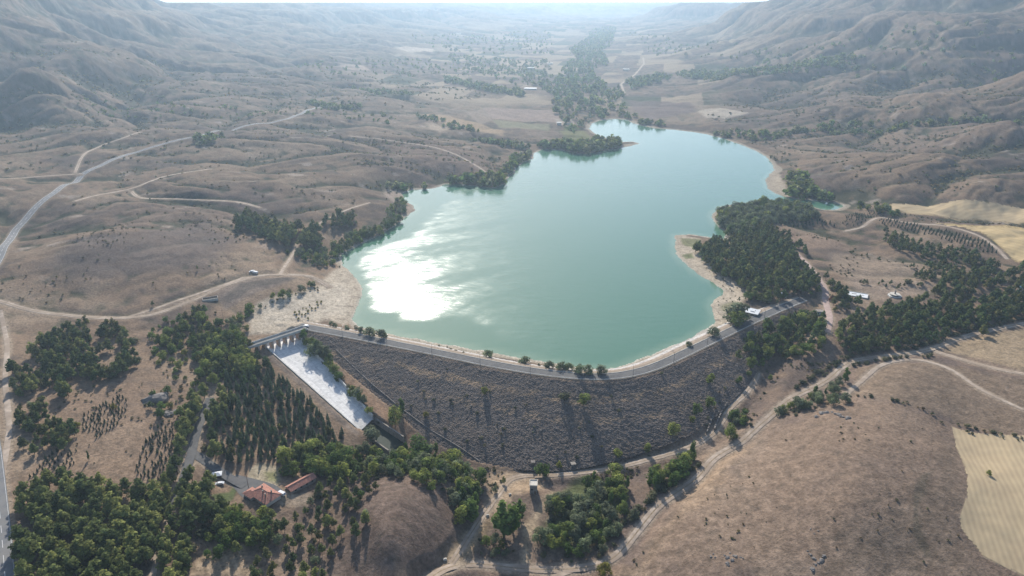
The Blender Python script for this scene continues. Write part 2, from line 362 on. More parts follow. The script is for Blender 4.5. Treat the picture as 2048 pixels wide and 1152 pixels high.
# ------------------------------------------------------------------ roads: traced on the ground, levelled into it
ROADS = [
 ('main_road', 7.8, 'road_grey', "14,1200 10,1152 0,1030 -13,905 -35,760 -42,650 -25,565 0,512 30,462 60,427 110,385 160,352 210,327 260,308 330,287 400,272 470,259 530,247 575,238 605,227 640,214"),
 ('forest_drive', 5.2, 'asphalt', "420,795 403,839 389,873 385,901 375,932 364,967 347,1012"),
 ('dirt_track', 2.6, 'track', "347,1012 323,1064 309,1134 300,1180"),
 ('forest_drive', 5.0, 'asphalt', "385,905 417,926 448,950 490,972"),
 ('dirt_track', 4.2, 'track', "-60,590 0,602 50,618 110,628 180,636 250,636 310,630 360,610 420,585 470,563 510,552 560,549 600,549 625,553 660,575"),
 ('dirt_track', 3.0, 'track', "262,632 310,618 370,595 440,572 490,554"),
 ('dirt_track', 4.0, 'track', "262,381 275,395 300,400 380,398 470,400 520,415"),
 ('dirt_track', 3.6, 'track', "-20,358 60,354 110,350 172,347"),
 ('dirt_track', 3.6, 'track', "150,345 160,320 180,300 210,287 250,275 280,264"),
 ('dirt_track', 3.0, 'track', "700,272 780,280 840,288 880,298 930,318 975,347"),
 ('dirt_track', 4.6, 'track', "850,1165 870,1143 905,1128 950,1124 1020,1136 1100,1140 1180,1135 1222,1125 1240,1105 1270,1070 1312,1014 1348,988 1376,971 1400,953 1417,926 1438,908 1459,898 1487,884 1504,863 1529,842 1553,821 1570,804 1598,787 1633,773 1667,752 1681,734 1709,719 1765,713 1834,705 1869,696 1903,682 1956,665 2048,647 2120,636"),
 ('dirt_track', 3.8, 'track', "1069,952 1104,950 1149,946 1222,939 1270,926 1340,908 1383,894 1417,877 1438,856 1449,832 1463,808 1487,794 1511,762 1516,745"),
 ('dirt_track', 3.6, 'track', "902,1128 937,1075 968,1026 985,1002 1006,978 1013,958 1040,950 1069,950"),
 ('dirt_track', 3.0, 'track', "1095,1160 1120,1143 1150,1139"),
 ('gravel_lane', 5.0, 'pink', "1590,503 1607,520 1624,540 1639,560 1652,578 1650,595 1653,612 1661,634 1657,650 1654,665"),
 ('dirt_track', 4.0, 'track', "1869,702 1920,718 1980,735 2048,748 2120,760"),
 ('dirt_track', 3.4, 'track', "1690,462 1725,456 1747,439 1765,432 1796,442 1869,449 1917,458 1966,474 1990,491 2015,519"),
 ('dirt_track', 5.5, 'track', "1249,186 1242,168 1270,149 1288,128 1286,115"),
 ('dirt_track', 3.0, 'track', "1700,822 1640,812"),
 ('dirt_track', 3.0, 'track', "0,200 0,199"),
 ('dirt_track', 3.4, 'track', "420,338 330,352 262,381 200,388 150,402"),
 ('dirt_track', 3.0, 'track', "1690,790 1760,728 1830,716 1900,735 1960,780 2048,820"),
 ('dirt_track', 3.0, 'track', "560,549 590,500 600,470 650,440 740,405"),
 ('dirt_track', 3.2, 'track', "0,970 20,860 10,760 15,690 0,620"),
]
ROADS = [r for r in ROADS if r[3] != "0,200 0,199" and r[3] != "1700,822 1640,812"]
RL = []
RDIST = np.full(X.shape, 1e4, np.float32)
for name, wd, kind, s in ROADS:
    Lr = np.array([un(u, v) for u, v in pxs(s)]); step = 3.0 if np.hypot(*Lr[0]) < 900 else 6.0
    Lr = smooth_line(Lr, step, 10); z = G(Lr[:, 0], Lr[:, 1])
    for _ in range(25): z[1:-1] = .25*z[:-2]+.5*z[1:-1]+.25*z[2:]
    z = np.maximum(z, .5) if kind == 'pink' else z
    RL.append((name, wd, kind, Lr, z))
    msk = (X > Lr[:, 0].min()-22) & (X < Lr[:, 0].max()+22) & (Y > Lr[:, 1].min()-22) & (Y < Lr[:, 1].max()+22)
    jj, ii = np.where(msk); P = np.stack([X[jj, ii], Y[jj, ii]], 1)
    # coarse cull by distance to sub-sampled points
    d, sarc, _ = d_line(P, Lr[::1] if len(Lr) < 60 else Lr[::3])
    c = np.concatenate([[0], np.cumsum(np.hypot(*np.diff(Lr if len(Lr) < 60 else Lr[::3], axis=0).T))])
    zr = np.interp(sarc, c, z if len(Lr) < 60 else z[::3])
    wgt = 1-ss(d, wd/2+.8, wd/2+7)
    Z[jj, ii] = Z[jj, ii]*(1-wgt)+(zr-.22)*wgt
    RDIST[jj, ii] = np.minimum(RDIST[jj, ii], d-wd/2)
PARK = upoly("448,948 462,942 490,952 520,962 548,972 566,985 560,996 520,985 495,1003 480,990 468,975")
YARD = upoly("495,955 500,940 515,926 540,928 558,935 560,955 556,975 530,968")
for poly, dzz in ((PARK, 0), (YARD, .1)):
    msk = near(poly, 12); s_ = sd_poly(np.stack([X[msk], Y[msk]], 1), poly); m_ = Z[msk]
    zc = float(np.median(m_[s_ < 0])); Z[msk] = m_+(zc-m_)*(1-ss(s_, 0, 8))*.9

# ------------------------------------------------------------------ ground colour (albedo) from soil, fields, sand, scrub; one bank's shade painted in
def c3(r, g, b): return np.array([r, g, b], np.float32)
n1 = fbm(X/90, Y/90, 4); n2 = fbm(X/17+4, Y/17, 4); n3 = fbm(X/420, Y/420, 3); n4 = fbm(X/5, Y/5, 3)
def lerp(a, b, t): return a+(b-a)*t[..., None]
C = np.empty(X.shape+(3,), np.float32); C[:] = c3(.225, .158, .108)
C = lerp(C, c3(.29, .215, .15), ss(n1+.35*n2, -.05, .45))
C = lerp(C, c3(.125, .095, .078), ss(-n1+.6*n2, .0, .36)*.85)
C = lerp(C, c3(.16, .12, .105), ss(n3, 0, .35)*.4)
gz = np.zeros_like(Z); gz[1:-1] = (Z[2:]-Z[:-2])/(RR[2:]-RR[:-2])
gx = np.zeros_like(Z); gx[:, 1:-1] = (Z[:, 2:]-Z[:, :-2])/(RR[:, 1:-1]*(AZ[2]-AZ[0]))
slope = np.hypot(gz, gx)
# laplacian-like wetness: scrub in the gullies
Zb = Z.copy()
for _ in range(14):
    Zb[1:-1] = .25*Zb[:-2]+.5*Zb[1:-1]+.25*Zb[2:]; Zb[:, 1:-1] = .25*Zb[:, :-2]+.5*Zb[:, 1:-1]+.25*Zb[:, 2:]
wet = np.clip((Zb-Z)/(RR*.0014), -1, 1)
for _ in range(60):
    Zb[1:-1] = .25*Zb[:-2]+.5*Zb[1:-1]+.25*Zb[2:]; Zb[:, 1:-1] = .25*Zb[:, :-2]+.5*Zb[:, 1:-1]+.25*Zb[:, 2:]
wet2 = np.clip((Zb-Z)/(RR*.0035), -1, 1); wet = np.maximum(wet, wet2)
m_ = ss(RR, 480, 700)
C = lerp(C, c3(.062, .066, .038), ss(wet2+.7*n2+.25*n4, .08, .55)*.8*m_)
C = lerp(C, c3(.062, .066, .038), ss(wet+.6*n2, .2, .7)*.6*m_)
C = lerp(C, c3(.075, .072, .045), ss(noise(X/4.5, Y/4.5)+.6*n2, .35, .6)*.55*ss(RR, 600, 1000))
C = lerp(C, c3(.34, .27, .215), ss(slope, .35, .8)*ss(n2, -.1, .4)*m_*.7)
C = lerp(C, c3(.05, .062, .036), ss(fbm(X/60+8, Y/45, 4)+.25*n2, .22, .4)*ss(RR, 900, 1500)*.65)
C = lerp(C, c3(.05, .062, .036), ss(noise(X/11, Y/11)+.5*noise(X/5.5, Y/5.5), .55, .75)*ss(RR, 1000, 1500)*.7)
C = lerp(C, c3(.40, .33, .27), ss(fbm(X/38+3, Y/30, 5), .32, .5)*ss(RR, 560, 800)*.75)
# valley field patches far off
cx_, cy_ = np.floor((X*.94-Y*.2)/95), np.floor((Y*.94+X*.2)/150)
hsh = np.mod(np.sin(cx_*12.9898+cy_*78.233)*43758.5453, 1.0)
val = ss(np.abs(np.degrees(A)-2-6*ss(RR, 1500, 4000)), 19, 10)*ss(RR, 1450, 1800)*(1-hi)*ss(fbm(X/260, Y/260, 2), -.25, .0)
C = lerp(C, c3(.40, .31, .21), val*(hsh > .58)*.95)
C = lerp(C, c3(.075, .10, .05), val*(hsh < .2)*.75)
# sand ring
sw_ = 5+5*noise(X/60, Y/60)+6*ss(noise(X/110+5, Y/110), 0, .5)
C = lerp(C, c3(.41, .35, .27), ss(LS, sw_+2.5, sw_)*ss(LS, -30, -5)*(.85+.3*n2))
C = lerp(C, c3(.50, .46, .38), ss(LSn, 2.2, .6))
C = np.where((LSn < 0)[..., None], c3(.20, .25, .2), C)
def paint(s, rgb, soft=2.0, k=1.0, nz=3.0, rows=None, poly=None):
    poly_ = upoly(s) if poly is None else poly; m = near(poly_, soft*3+nz)
    s_ = sd_poly(np.stack([X[m], Y[m]], 1), poly_)+nz*n2[m]
    t = (1-ss(s_, -soft, soft))*k; cc = np.broadcast_to(c3(*rgb), (t.size, 3)).copy()
    if rows:
        ang, per, dk = rows; q = X[m]*math.cos(ang)+Y[m]*math.sin(ang)+4*noise(X[m]/40, Y[m]/40)
        cc *= (1-dk*(np.sin(q*2*np.pi/per) > .35))[:, None]
    cc *= (1+.22*n2[m]+.25*n4[m])[:, None]
    C[m] = C[m]+(cc-C[m])*t[:, None]
SAND = (.43, .36, .275)
paint("498,668 500,635 515,605 545,592 600,583 640,570 660,545 690,530 722,572 716,600 704,635 690,650 650,640 615,648 592,655 540,668", SAND, 3)
paint("520,615 600,590 690,560 705,590 690,630 600,640 530,650", (.50, .43, .34), 6, .7, 8)
paint("1350,470 1400,476 1395,500 1425,530 1470,562 1500,590 1485,605 1500,640 1440,668 1425,640 1420,600 1450,580 1395,550 1350,500", SAND, 2.5)
paint("1360,476 1400,478 1395,498 1370,492", (.16, .17, .07), 2, .8)
paint("1365,510 1385,505 1388,516 1370,518", (.13, .16, .06), 2, .8)
paint("1440,612 1470,600 1478,610 1450,622", (.17, .18, .08), 3, .6)
paint("1530,315 1560,350 1575,380 1600,398 1560,392 1535,375 1545,345", SAND, 4)
paint("1160,306 1190,298 1240,290 1275,286 1270,290 1200,303", SAND, 3)
paint("800,380 770,378 765,390 800,410 820,430 830,420", (.36, .28, .22), 5)
STRAW = (.44, .335, .205)
paint("1905,855 1960,868 2060,872 2150,900 2150,1200 2048,1150 1970,1115 1925,1060 1918,1030 1935,990 1935,950 1915,900", (.44, .345, .23), .4, 1, .3)
paint("1778,409 1869,411 2048,418 2120,420 2120,450 2048,447 1938,441 1834,429 1778,420", (.46, .35, .205), .7, 1, .6, (1.2, 6, .16))
paint("1869,446 1940,450 2048,456 2120,460 2120,530 2030,523 1985,480 1930,455", (.50, .375, .19), .7, 1, .6, (-.5, 7, .16))
paint("1720,737 1800,728 1880,725 1960,745 2100,770 2100,868 1960,862 1880,832 1800,807 1705,792", (.215, .158, .112), 3, .9, 5, (.9, 8, .12))
paint("1950,675 2060,655 2120,655 2120,735 2048,742 1960,718 1885,703", (.31, .235, .15), 3, .8, 4)
paint("1395,222 1440,215 1500,226 1450,238 1410,235", (.50, .42, .33), 5, .9, 3)
paint("1660,505 1750,510 1845,530 1850,545 1780,560 1700,560 1665,540", (.27, .205, .15), 5, .8, 6)
paint("1690,480 1560,458 1600,500 1700,500", (.27, .19, .14), 5, .6, 6)
paint("1690,560 1800,560 1880,570 1860,590 1720,600", (.30, .23, .175), 5, .7, 6)
paint("1255,200 1380,205 1395,222 1300,240 1270,225", (.19, .14, .125), 8, .8, 5)
paint("965,216 1130,222 1115,245 985,238", (.35, .26, .205), 3, .9, 2)
paint("985,240 1100,248 1098,262 1000,256", (.27, .25, .15), 3, .9, 2)
paint("930,224 970,217 985,240 960,250", (.31, .24, .18), 3, .8, 2)
paint("1110,237 1145,238 1150,250 1115,250", (.48, .40, .32), 3, .9, 1)
paint("1120,262 1170,262 1185,278 1130,280", (.20, .20, .085), 4, .9, 2)
paint("1128,252 1150,252 1165,258 1130,262", (.13, .17, .06), 4, .9, 2)
paint("840,228 900,232 1010,262 1005,272 900,255", (.42, .30, .18), 5, .8, 4)
paint("850,245 905,255 880,264 860,258", (.46, .36, .26), 5, .8, 4)
paint("790,92 870,100 865,104 790,98", (.62, .50, .38), 8, .9, 4)
paint("670,120 720,130 740,140 690,138", (.50, .38, .29), 8, .8, 4)
paint("995,115 1060,125 1050,138 1000,132", (.50, .38, .27), 8, .8, 4)
paint("1090,140 1140,140 1135,150 1095,148", (.47, .36, .25), 8, .8, 4)
paint("700,272 900,290 1000,330 960,360 860,340 740,300", (.235, .16, .118), 10, .5, 10)
# near ground
paint("495,955 500,940 515,926 540,928 558,935 560,955 556,975 530,968", (.36, .30, .21), .8, 1, .8)
paint("532,945 552,943 556,965 535,962", (.20, .20, .085), 2, .8, 1.5)
paint("458,985 470,962 478,972 465,1000 440,1010 420,990", (.075, .115, .04), 1, .8, 1)
paint("385,1130 440,1075 490,1085 500,1152 380,1152", (.36, .27, .18), 1.5, .9, 1.5, (.6, 3.5, .22))
paint("520,965 560,985 620,985 640,1000 600,1015 560,1010", (.33, .26, .19), 2, .7, 3)
paint("1110,985 1160,955 1230,970 1250,1010 1230,1060 1180,1090 1110,1090 1090,1050 1120,1020", (.115, .135, .055), 4, .9, 6)
paint("1040,1130 1048,1050 1085,1000 1110,985 1085,1030 1062,1080 1060,1130", (.39, .295, .195), 2, .9, 3)
paint("980,940 1060,945 1100,975 1040,990 1010,1030 985,1040 970,985", (.36, .265, .175), 3, .75, 5)
paint("880,1110 930,1060 980,1040 985,1060 960,1090 930,1130 880,1150", (.30, .22, .13), 3, .8, 4)
paint("1380,960 1430,900 1500,890 1420,1000 1330,1060 1240,1152 1300,1152", (.33, .235, .155), 6, .6, 8)
paint("650,1152 640,1100 730,960 790,950 860,970 920,1000 925,1040 860,1152", (.150, .108, .085), 6, .85, 6)
paint("1640,810 1700,800 1850,830 1900,880 1930,950 1925,1060 1960,1152 1250,1152 1420,1000 1540,880", (.235, .168, .12), 6, .6, 10)
paint("1700,1060 1850,1000 1900,880 1930,950 1925,1060 1960,1152 1650,1152", (.165, .125, .092), 8, .6, 10)
paint("430,590 480,555 540,555 600,555 560,570 500,590 450,620", (.20, .16, .135), 3, .7, 4)
paint("690,745 770,812 850,880 790,872 720,800 680,760", (.27, .175, .115), 2, .8, 2)
paint("535,712 552,712 720,866 712,872", (.21, .17, .14), 1.5, .8, 1)
paint("100,720 180,650 165,690 60,770", (.30, .20, .145), 3, .8, 3)
paint("60,790 240,760 330,780 380,830 330,960 60,960", (.27, .185, .125), 6, .55, 8)
paint("250,470 400,440 480,480 420,540 180,560 80,530 150,480", (.145, .115, .10), 12, .75, 14)
paint("1840,948 1868,938 1850,975 1838,1010 1841,1060 1862,1112 1850,1114 1828,1062 1824,1010", (.11, .09, .065), 1.2, .75, 2)
paint("440,600 480,568 560,555 600,556 560,566 500,580 460,605", (.11, .095, .08), 2, .7, 3)  # shadow side of the cut bank, painted in as darker brown
paint("1290,710 1370,690 1440,668 1420,655 1345,691", (.45, .42, .38), 2, .6, 3)
# verges of tracks are trampled paler soil
C = lerp(C, c3(.36, .285, .21), (1-ss(RDIST+1.5*n2, 0, 2.6))*.75)
C *= (1+.30*ss(RR, 500, 250)*n4+.12*n4)[..., None]
ridge = ss(noise(X/6.5+n2*2, Y/6.5), .30, .55)*ss(RR, 900, 500)
C = lerp(C, c3(.085, .07, .055), ridge*.35)
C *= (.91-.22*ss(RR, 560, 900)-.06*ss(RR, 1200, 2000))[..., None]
C = np.clip(C, .02, .7)

# ------------------------------------------------------------------ materials
def ground_mat():
    m = bpy.data.materials.new('ground_soil'); m.use_nodes = True; n, l = m.node_tree.nodes, m.node_tree.links
    b = n['Principled BSDF']; b.inputs['Roughness'].default_value = 1.0; b.inputs['Specular IOR Level'].default_value = .05
    at = n.new('ShaderNodeAttribute'); at.attribute_name = 'tint'; tc = n.new('ShaderNodeTexCoord')
    a1 = n.new('ShaderNodeTexNoise'); a1.inputs['Scale'].default_value = .55; a1.inputs['Detail'].default_value = 5; a1.inputs['Roughness'].default_value = .7
    a2 = n.new('ShaderNodeTexVoronoi'); a2.inputs['Scale'].default_value = .45; a2.inputs['Randomness'].default_value = 1
    l.new(tc.outputs['Object'], a1.inputs['Vector']); l.new(tc.outputs['Object'], a2.inputs['Vector'])
    r1 = n.new('ShaderNodeMapRange'); r1.inputs['From Min'].default_value = .3; r1.inputs['From Max'].default_value = .7
    r1.inputs['To Min'].default_value = .64; r1.inputs['To Max'].default_value = 1.36; l.new(a1.outputs['Fac'], r1.inputs['Value'])
    x1 = n.new('ShaderNodeMix'); x1.data_type = 'RGBA'; x1.blend_type = 'MULTIPLY'; x1.inputs['Factor'].default_value = 1
    l.new(at.outputs['Color'], x1.inputs['A']); l.new(r1.outputs[0], x1.inputs['B'])
    r2 = n.new('ShaderNodeMapRange'); r2.inputs['From Min'].default_value = .12; r2.inputs['From Max'].default_value = .3
    r2.inputs['To Min'].default_value = .5; r2.inputs['To Max'].default_value = 0; l.new(a2.outputs['Distance'], r2.inputs['Value'])
    x2 = n.new('ShaderNodeMix'); x2.data_type = 'RGBA'; l.new(r2.outputs[0], x2.inputs['Factor'])
    l.new(x1.outputs['Result'], x2.inputs['A']); x2.inputs['B'].default_value = (.09, .075, .05, 1)
    l.new(x2.outputs['Result'], b.inputs['Base Color'])
    ad = n.new('ShaderNodeMath'); ad.operation = 'SUBTRACT'; l.new(a1.outputs['Fac'], ad.inputs[0]); l.new(r2.outputs[0], ad.inputs[1])
    bn = n.new('ShaderNodeBump'); bn.inputs['Distance'].default_value = .8; bn.inputs['Strength'].default_value = .8
    l.new(a1.outputs['Fac'], bn.inputs['Height']); l.new(bn.outputs[0], b.inputs['Normal'])
    return m
M_ground = ground_mat()
M = {
 'asphalt': mat('asphalt', (.10, .098, .098), .9, .2, .6, hue=(.125, .12, .115)),
 'road_grey': mat('worn_asphalt', (.155, .155, .158), .9, .15, .6, hue=(.185, .18, .175)),
 'track': mat('track_dust', (.38, .305, .24), 1, .25, .3, .2, hue=(.29, .225, .17)),
 'pink': mat('pink_gravel', (.40, .30, .26), 1, .2, .5, hue=(.34, .25, .215)),
 'paint': mat('road_paint', (.62, .62, .6), .8, .12, 3),
 'concrete': mat('concrete', (.55, .53, .49), .8, .14, .4, hue=(.40, .39, .37)),
 'chute': mat('chute_concrete', (.70, .68, .65), .8, .22, .45, hue=(.58, .555, .52)),
 'dark_concrete': mat('weathered_concrete', (.25, .22, .19), .9, .25, .8),
 'white': mat('white_metal_roof', (.58, .59, .60), .6, .1, .5),
 'wall': mat('rendered_wall', (.50, .46, .40), .9, .12, 1),
 'dark': mat('dark_steel', (.05, .05, .055), .5, .1, 1),
 'steel': mat('galvanised_steel', (.30, .31, .32), .5, .1, 1, metal=.3),
 'tile': mat('roof_tiles', (.36, .17, .125), .9, .4, 1.6, .12, hue=(.27, .135, .105)),
 'ridge': mat('ridge_tiles', (.52, .27, .19), .9, .2, 1),
 'glass': mat('dark_glass', (.03, .035, .04), .15, .1, 1, spec=.5),
 'carwhite': mat('car_paint_white', (.60, .60, .60), .3, .03, 1, spec=.5),
 'carsilver': mat('car_paint_silver', (.42, .43, .47), .3, .03, 1, spec=.5),
 'tyre': mat('tyre_rubber', (.025, .025, .025), .9, .1, 3),
 'rock': mat('grey_rock', (.20, .18, .165), 1, .35, .7, .3, hue=(.14, .12, .105)),
 'bark': mat('bark', (.12, .085, .06), 1, .3, 2),
 'wood': mat('weathered_wood', (.15, .10, .07), .9, .3, 2),
 'blue': mat('blue_box', (.08, .16, .3), .7, .1, 1),
}
def leafmat(name, rgb, rgb2): return mat(name, rgb, .85, .3, .5, tint=True, trans=.42, objrand=.25, spec=.1, hue=rgb2)
LM = {
 'pine': leafmat('pine_needles', (.130, .168, .060), (.225, .235, .075)),
 'cedar': leafmat('cedar_needles', (.078, .112, .068), (.092, .125, .072)),
 'poplar': leafmat('poplar_leaves', (.12, .19, .04), (.11, .16, .042)),
 'willow': leafmat('willow_leaves', (.20, .225, .135), (.16, .19, .10)),
 'oak': leafmat('green_leaves', (.12, .185, .048), (.22, .24, .06)),
 'shrub': leafmat('scrub_leaves', (.095, .108, .060), (.15, .14, .075)),
 'yellow': leafmat('yellow_leaves', (.24, .22, .04), (.18, .19, .04)),
 'red': leafmat('russet_leaves', (.25, .09, .045), (.19, .10, .04)),
}

# ------------------------------------------------------------------ ground object
idx = np.arange(NA*NR).reshape(NR, NA)
Fg = np.stack([idx[:-1, :-1], idx[:-1, 1:], idx[1:, 1:], idx[1:, :-1]], -1).reshape(-1, 4)[:, ::-1]
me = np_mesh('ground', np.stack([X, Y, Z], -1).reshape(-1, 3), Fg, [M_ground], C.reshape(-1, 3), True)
tag(link('ground', me), 'dry brown hills and valley floor around the reservoir', 'ground', kind='structure')

def field_sheet(px_s, rgb, rgb2, ang, scale, label):
    poly = upoly(px_s); msk = near(poly, 4); V = np.stack([X, Y, Z+.10], -1).reshape(-1, 3)
    cen = (np.stack([X, Y], -1).reshape(-1, 2))[Fg].mean(1); inb = msk.reshape(-1)[Fg[:, 0]]
    k = np.where(inb)[0]; k = k[sd_poly(cen[k], poly)+.7*noise(cen[k, 0]/5, cen[k, 1]/5) < 0]; used, inv = np.unique(Fg[k], return_inverse=True)
    m = bpy.data.materials.new('stubble'); m.use_nodes = True; n, l = m.node_tree.nodes, m.node_tree.links
    b = n['Principled BSDF']; b.inputs['Roughness'].default_value = 1; b.inputs['Specular IOR Level'].default_value = .05
    tc = n.new('ShaderNodeTexCoord'); mp = n.new('ShaderNodeMapping'); mp.inputs['Rotation'].default_value = (0, 0, ang); l.new(tc.outputs['Object'], mp.inputs['Vector'])
    wv = n.new('ShaderNodeTexWave'); wv.inputs['Scale'].default_value = scale; wv.inputs['Distortion'].default_value = 3.2; wv.inputs['Detail'].default_value = 3; wv.inputs['Detail Scale'].default_value = .35
    l.new(mp.outputs[0], wv.inputs['Vector'])
    nz = n.new('ShaderNodeTexNoise'); nz.inputs['Scale'].default_value = .06; nz.inputs['Detail'].default_value = 8; l.new(tc.outputs['Object'], nz.inputs['Vector'])
    ad = n.new('ShaderNodeMath'); ad.operation = 'MULTIPLY_ADD'; ad.inputs[1].default_value = .55; l.new(wv.outputs['Fac'], ad.inputs[0])
    s2 = n.new('ShaderNodeMapRange'); s2.inputs['From Min'].default_value = .35; s2.inputs['From Max'].default_value = .65; s2.inputs['To Max'].default_value = .5; l.new(nz.outputs['Fac'], s2.inputs['Value']); l.new(s2.outputs[0], ad.inputs[2])
    mx = n.new('ShaderNodeMix'); mx.data_type = 'RGBA'; l.new(ad.outputs[0], mx.inputs['Factor']); mx.inputs['A'].default_value = (*rgb2, 1); mx.inputs['B'].default_value = (*rgb, 1); l.new(mx.outputs['Result'], b.inputs['Base Color'])
    tag(link('field', np_mesh('field', V[used], inv.reshape(-1, 4), [m], None, True)), label, 'field', kind='structure')
field_sheet("1905,855 1960,868 2060,872 2150,900 2150,1200 2048,1150 1970,1115 1925,1060 1918,1030 1935,990 1935,950 1915,900", (.44, .345, .215), (.33, .255, .165), .34, .105, 'pale stubble field with mowing lines at the lower right')
field_sheet("1778,409 1869,411 2048,418 2120,420 2120,447 2048,444 1938,438 1834,427 1778,419", (.41, .32, .195), (.34, .26, .16), 1.3, .05, 'far straw-coloured strip field')
field_sheet("1885,450 1940,454 2048,460 2120,463 2120,530 2030,521 1992,482 1940,458", (.44, .335, .18), (.36, .27, .15), -.5, .05, 'golden straw field at the right edge')

# ------------------------------------------------------------------ water
def water():
    bm = bmesh.new(); lo = LAKE-0; c = LAKE.mean(0)
    xs = np.arange(LAKE[:, 0].min()-30, LAKE[:, 0].max()+30, 6.0); ys = np.arange(LAKE[:, 1].min()-30, LAKE[:, 1].max()+30, 8.0)
    gx_, gy_ = np.meshgrid(xs, ys); P = np.stack([gx_.ravel(), gy_.ravel()], 1)
    s_ = sd_poly(P, LAKE)
    # wind-ruffled water (rough) against calm lee water near the west shore and the dam
    ruff = np.array([onplane(u, v, 0) for u, v in pxs("706,535 722,505 760,488 800,478 840,455 870,420 900,395 915,355 990,365 1030,320 1100,285 1180,225 1300,235 1500,270 1650,380 1500,470 1500,580 1460,660 1300,725 1100,745 1000,690 960,655 900,632 850,640 800,637 795,628 770,625 742,622 738,600 730,575 722,555")])
    rf = sd_poly(P, ruff)+9*fbm(P[:, 0]/45, P[:, 1]/22, 4)+4*noise(P[:, 0]/12, P[:, 1]/9)
    rough = (1-ss(rf, -9, 5))*(.8+.35*fbm(P[:, 0]/16, P[:, 1]/9, 3))
    streak = fbm((P[:, 0]+.55*P[:, 1])/120, (P[:, 1]-.55*P[:, 0])/26+3, 5)
    east = ss(P[:, 0]+.25*(P[:, 1]-500), -150, -30)
    rough = rough*(1-.45*ss(streak, .02, .30)*(.25+.75*east))*(.84+.3*ss(fbm((P[:, 0]*.8+.6*P[:, 1])/60, (P[:, 1]*.8-.6*P[:, 0])/9, 4), -.4, .4))
    rough = rough*(1-.35*ss(P[:, 0], -40, 60))
    nx, ny = len(xs), len(ys); id_ = np.arange(nx*ny).reshape(ny, nx)
    F_ = np.stack([id_[:-1, :-1], id_[:-1, 1:], id_[1:, 1:], id_[1:, :-1]], -1).reshape(-1, 4)
    F_ = F_[(s_[F_] < 14).any(1)]
    # never let the sheet run under the dam and out on its far side
    fc = P[F_].mean(1); d_, _, sd_ = d_line(fc, CREST); F_ = F_[(sd_ > 0) | (d_ > 200)]
    used, inv = np.unique(F_, return_inverse=True); P = P[used]; F_ = inv.reshape(-1, 4)
    V = np.concatenate([P, np.zeros((len(P), 1))], 1)
    shal = ss(-s_[used], 0, 9)
    t = np.stack([rough[used], shal, np.zeros(len(P))], 1)
    m = bpy.data.materials.new('milky_water'); m.use_nodes = True; n, l = m.node_tree.nodes, m.node_tree.links
    b = n['Principled BSDF']; b.inputs['IOR'].default_value = 1.33
    at = n.new('ShaderNodeAttribute'); at.attribute_name = 'tint'; sp = n.new('ShaderNodeSeparateColor'); l.new(at.outputs['Color'], sp.inputs[0])
    tc = n.new('ShaderNodeTexCoord')
    big = n.new('ShaderNodeTexNoise'); big.inputs['Scale'].default_value = .006; big.inputs['Detail'].default_value = 3; l.new(tc.outputs['Object'], big.inputs['Vector'])
    mx = n.new('ShaderNodeMix'); mx.data_type = 'RGBA'; l.new(big.outputs['Fac'], mx.inputs['Factor'])
    mx.inputs['A'].default_value = (.055, .150, .098, 1); mx.inputs['B'].default_value = (.068, .163, .108, 1)
    m2 = n.new('ShaderNodeMix'); m2.data_type = 'RGBA'; l.new(sp.outputs[1], m2.inputs['Factor'])
    m2.inputs['A'].default_value = (.13, .215, .145, 1); l.new(mx.outputs['Result'], m2.inputs['B']); l.new(m2.outputs['Result'], b.inputs['Base Color'])
    # ripples: fine bump whose steepness follows the wind
    w1 = n.new('ShaderNodeTexNoise'); w1.inputs['Scale'].default_value = .13; w1.inputs['Detail'].default_value = 8; w1.inputs['Roughness'].default_value = .58
    mp = n.new('ShaderNodeMapping'); mp.inputs['Rotation'].default_value = (0, 0, .5); mp.inputs['Scale'].default_value = (.55, 1.3, 1)
    l.new(tc.outputs['Object'], mp.inputs['Vector']); l.new(mp.outputs[0], w1.inputs['Vector'])
    st = n.new('ShaderNodeMapRange'); st.inputs['To Min'].default_value = .0; st.inputs['To Max'].default_value = 1.0; l.new(sp.outputs[0], st.inputs['Value'])
    bn = n.new('ShaderNodeBump'); bn.inputs['Distance'].default_value = .34; l.new(st.outputs[0], bn.inputs['Strength']); l.new(w1.outputs['Fac'], bn.inputs['Height'])
    l.new(bn.outputs[0], b.inputs['Normal'])
    rr = n.new('ShaderNodeMapRange'); rr.inputs['To Min'].default_value = .03; rr.inputs['To Max'].default_value = .19; l.new(sp.outputs[0], rr.inputs['Value']); l.new(rr.outputs[0], b.inputs['Roughness'])
    o = link('water', np_mesh('water', V, F_, [m], t, True)); tag(o, 'milky turquoise reservoir water with sun glitter', 'water', kind='structure')
water()

# ------------------------------------------------------------------ roads
def ribbon(name, Lr, z, wd, m, lift, parent=None, off=0.0):
    T = np.gradient(Lr, axis=0); T /= np.hypot(*T.T)[:, None]; N = np.stack([-T[:, 1], T[:, 0]], 1)
    cols = np.linspace(-.5, .5, 5)*wd+off; V = []
    jit = .25*fbm(np.arange(len(Lr))*.4, np.arange(len(Lr))*0.0+wd, 2) if m in (M['track'], M['pink']) else np.zeros(len(Lr))
    for c in cols:
        p = Lr+N*(c*(1+jit))[:, None]; V.append(np.concatenate([p, (z+lift-.05*(abs(c-off) > wd*.45))[:, None]], 1))
    V = np.stack(V, 1).reshape(-1, 3); n = len(Lr); id_ = np.arange(n*5).reshape(n, 5)
    F_ = np.stack([id_[:-1, :-1], id_[1:, :-1], id_[1:, 1:], id_[:-1, 1:]], -1).reshape(-1, 4)[:, ::-1]
    return link(name, np_mesh(name, V, F_, [m]), parent)
rlab = {'main_road': 'grey two-lane asphalt road curving along the left side', 'forest_drive': 'narrow asphalt drive between the pines', 'dirt_track': 'pale dusty dirt track', 'gravel_lane': 'pinkish gravel lane through the pine wood'}
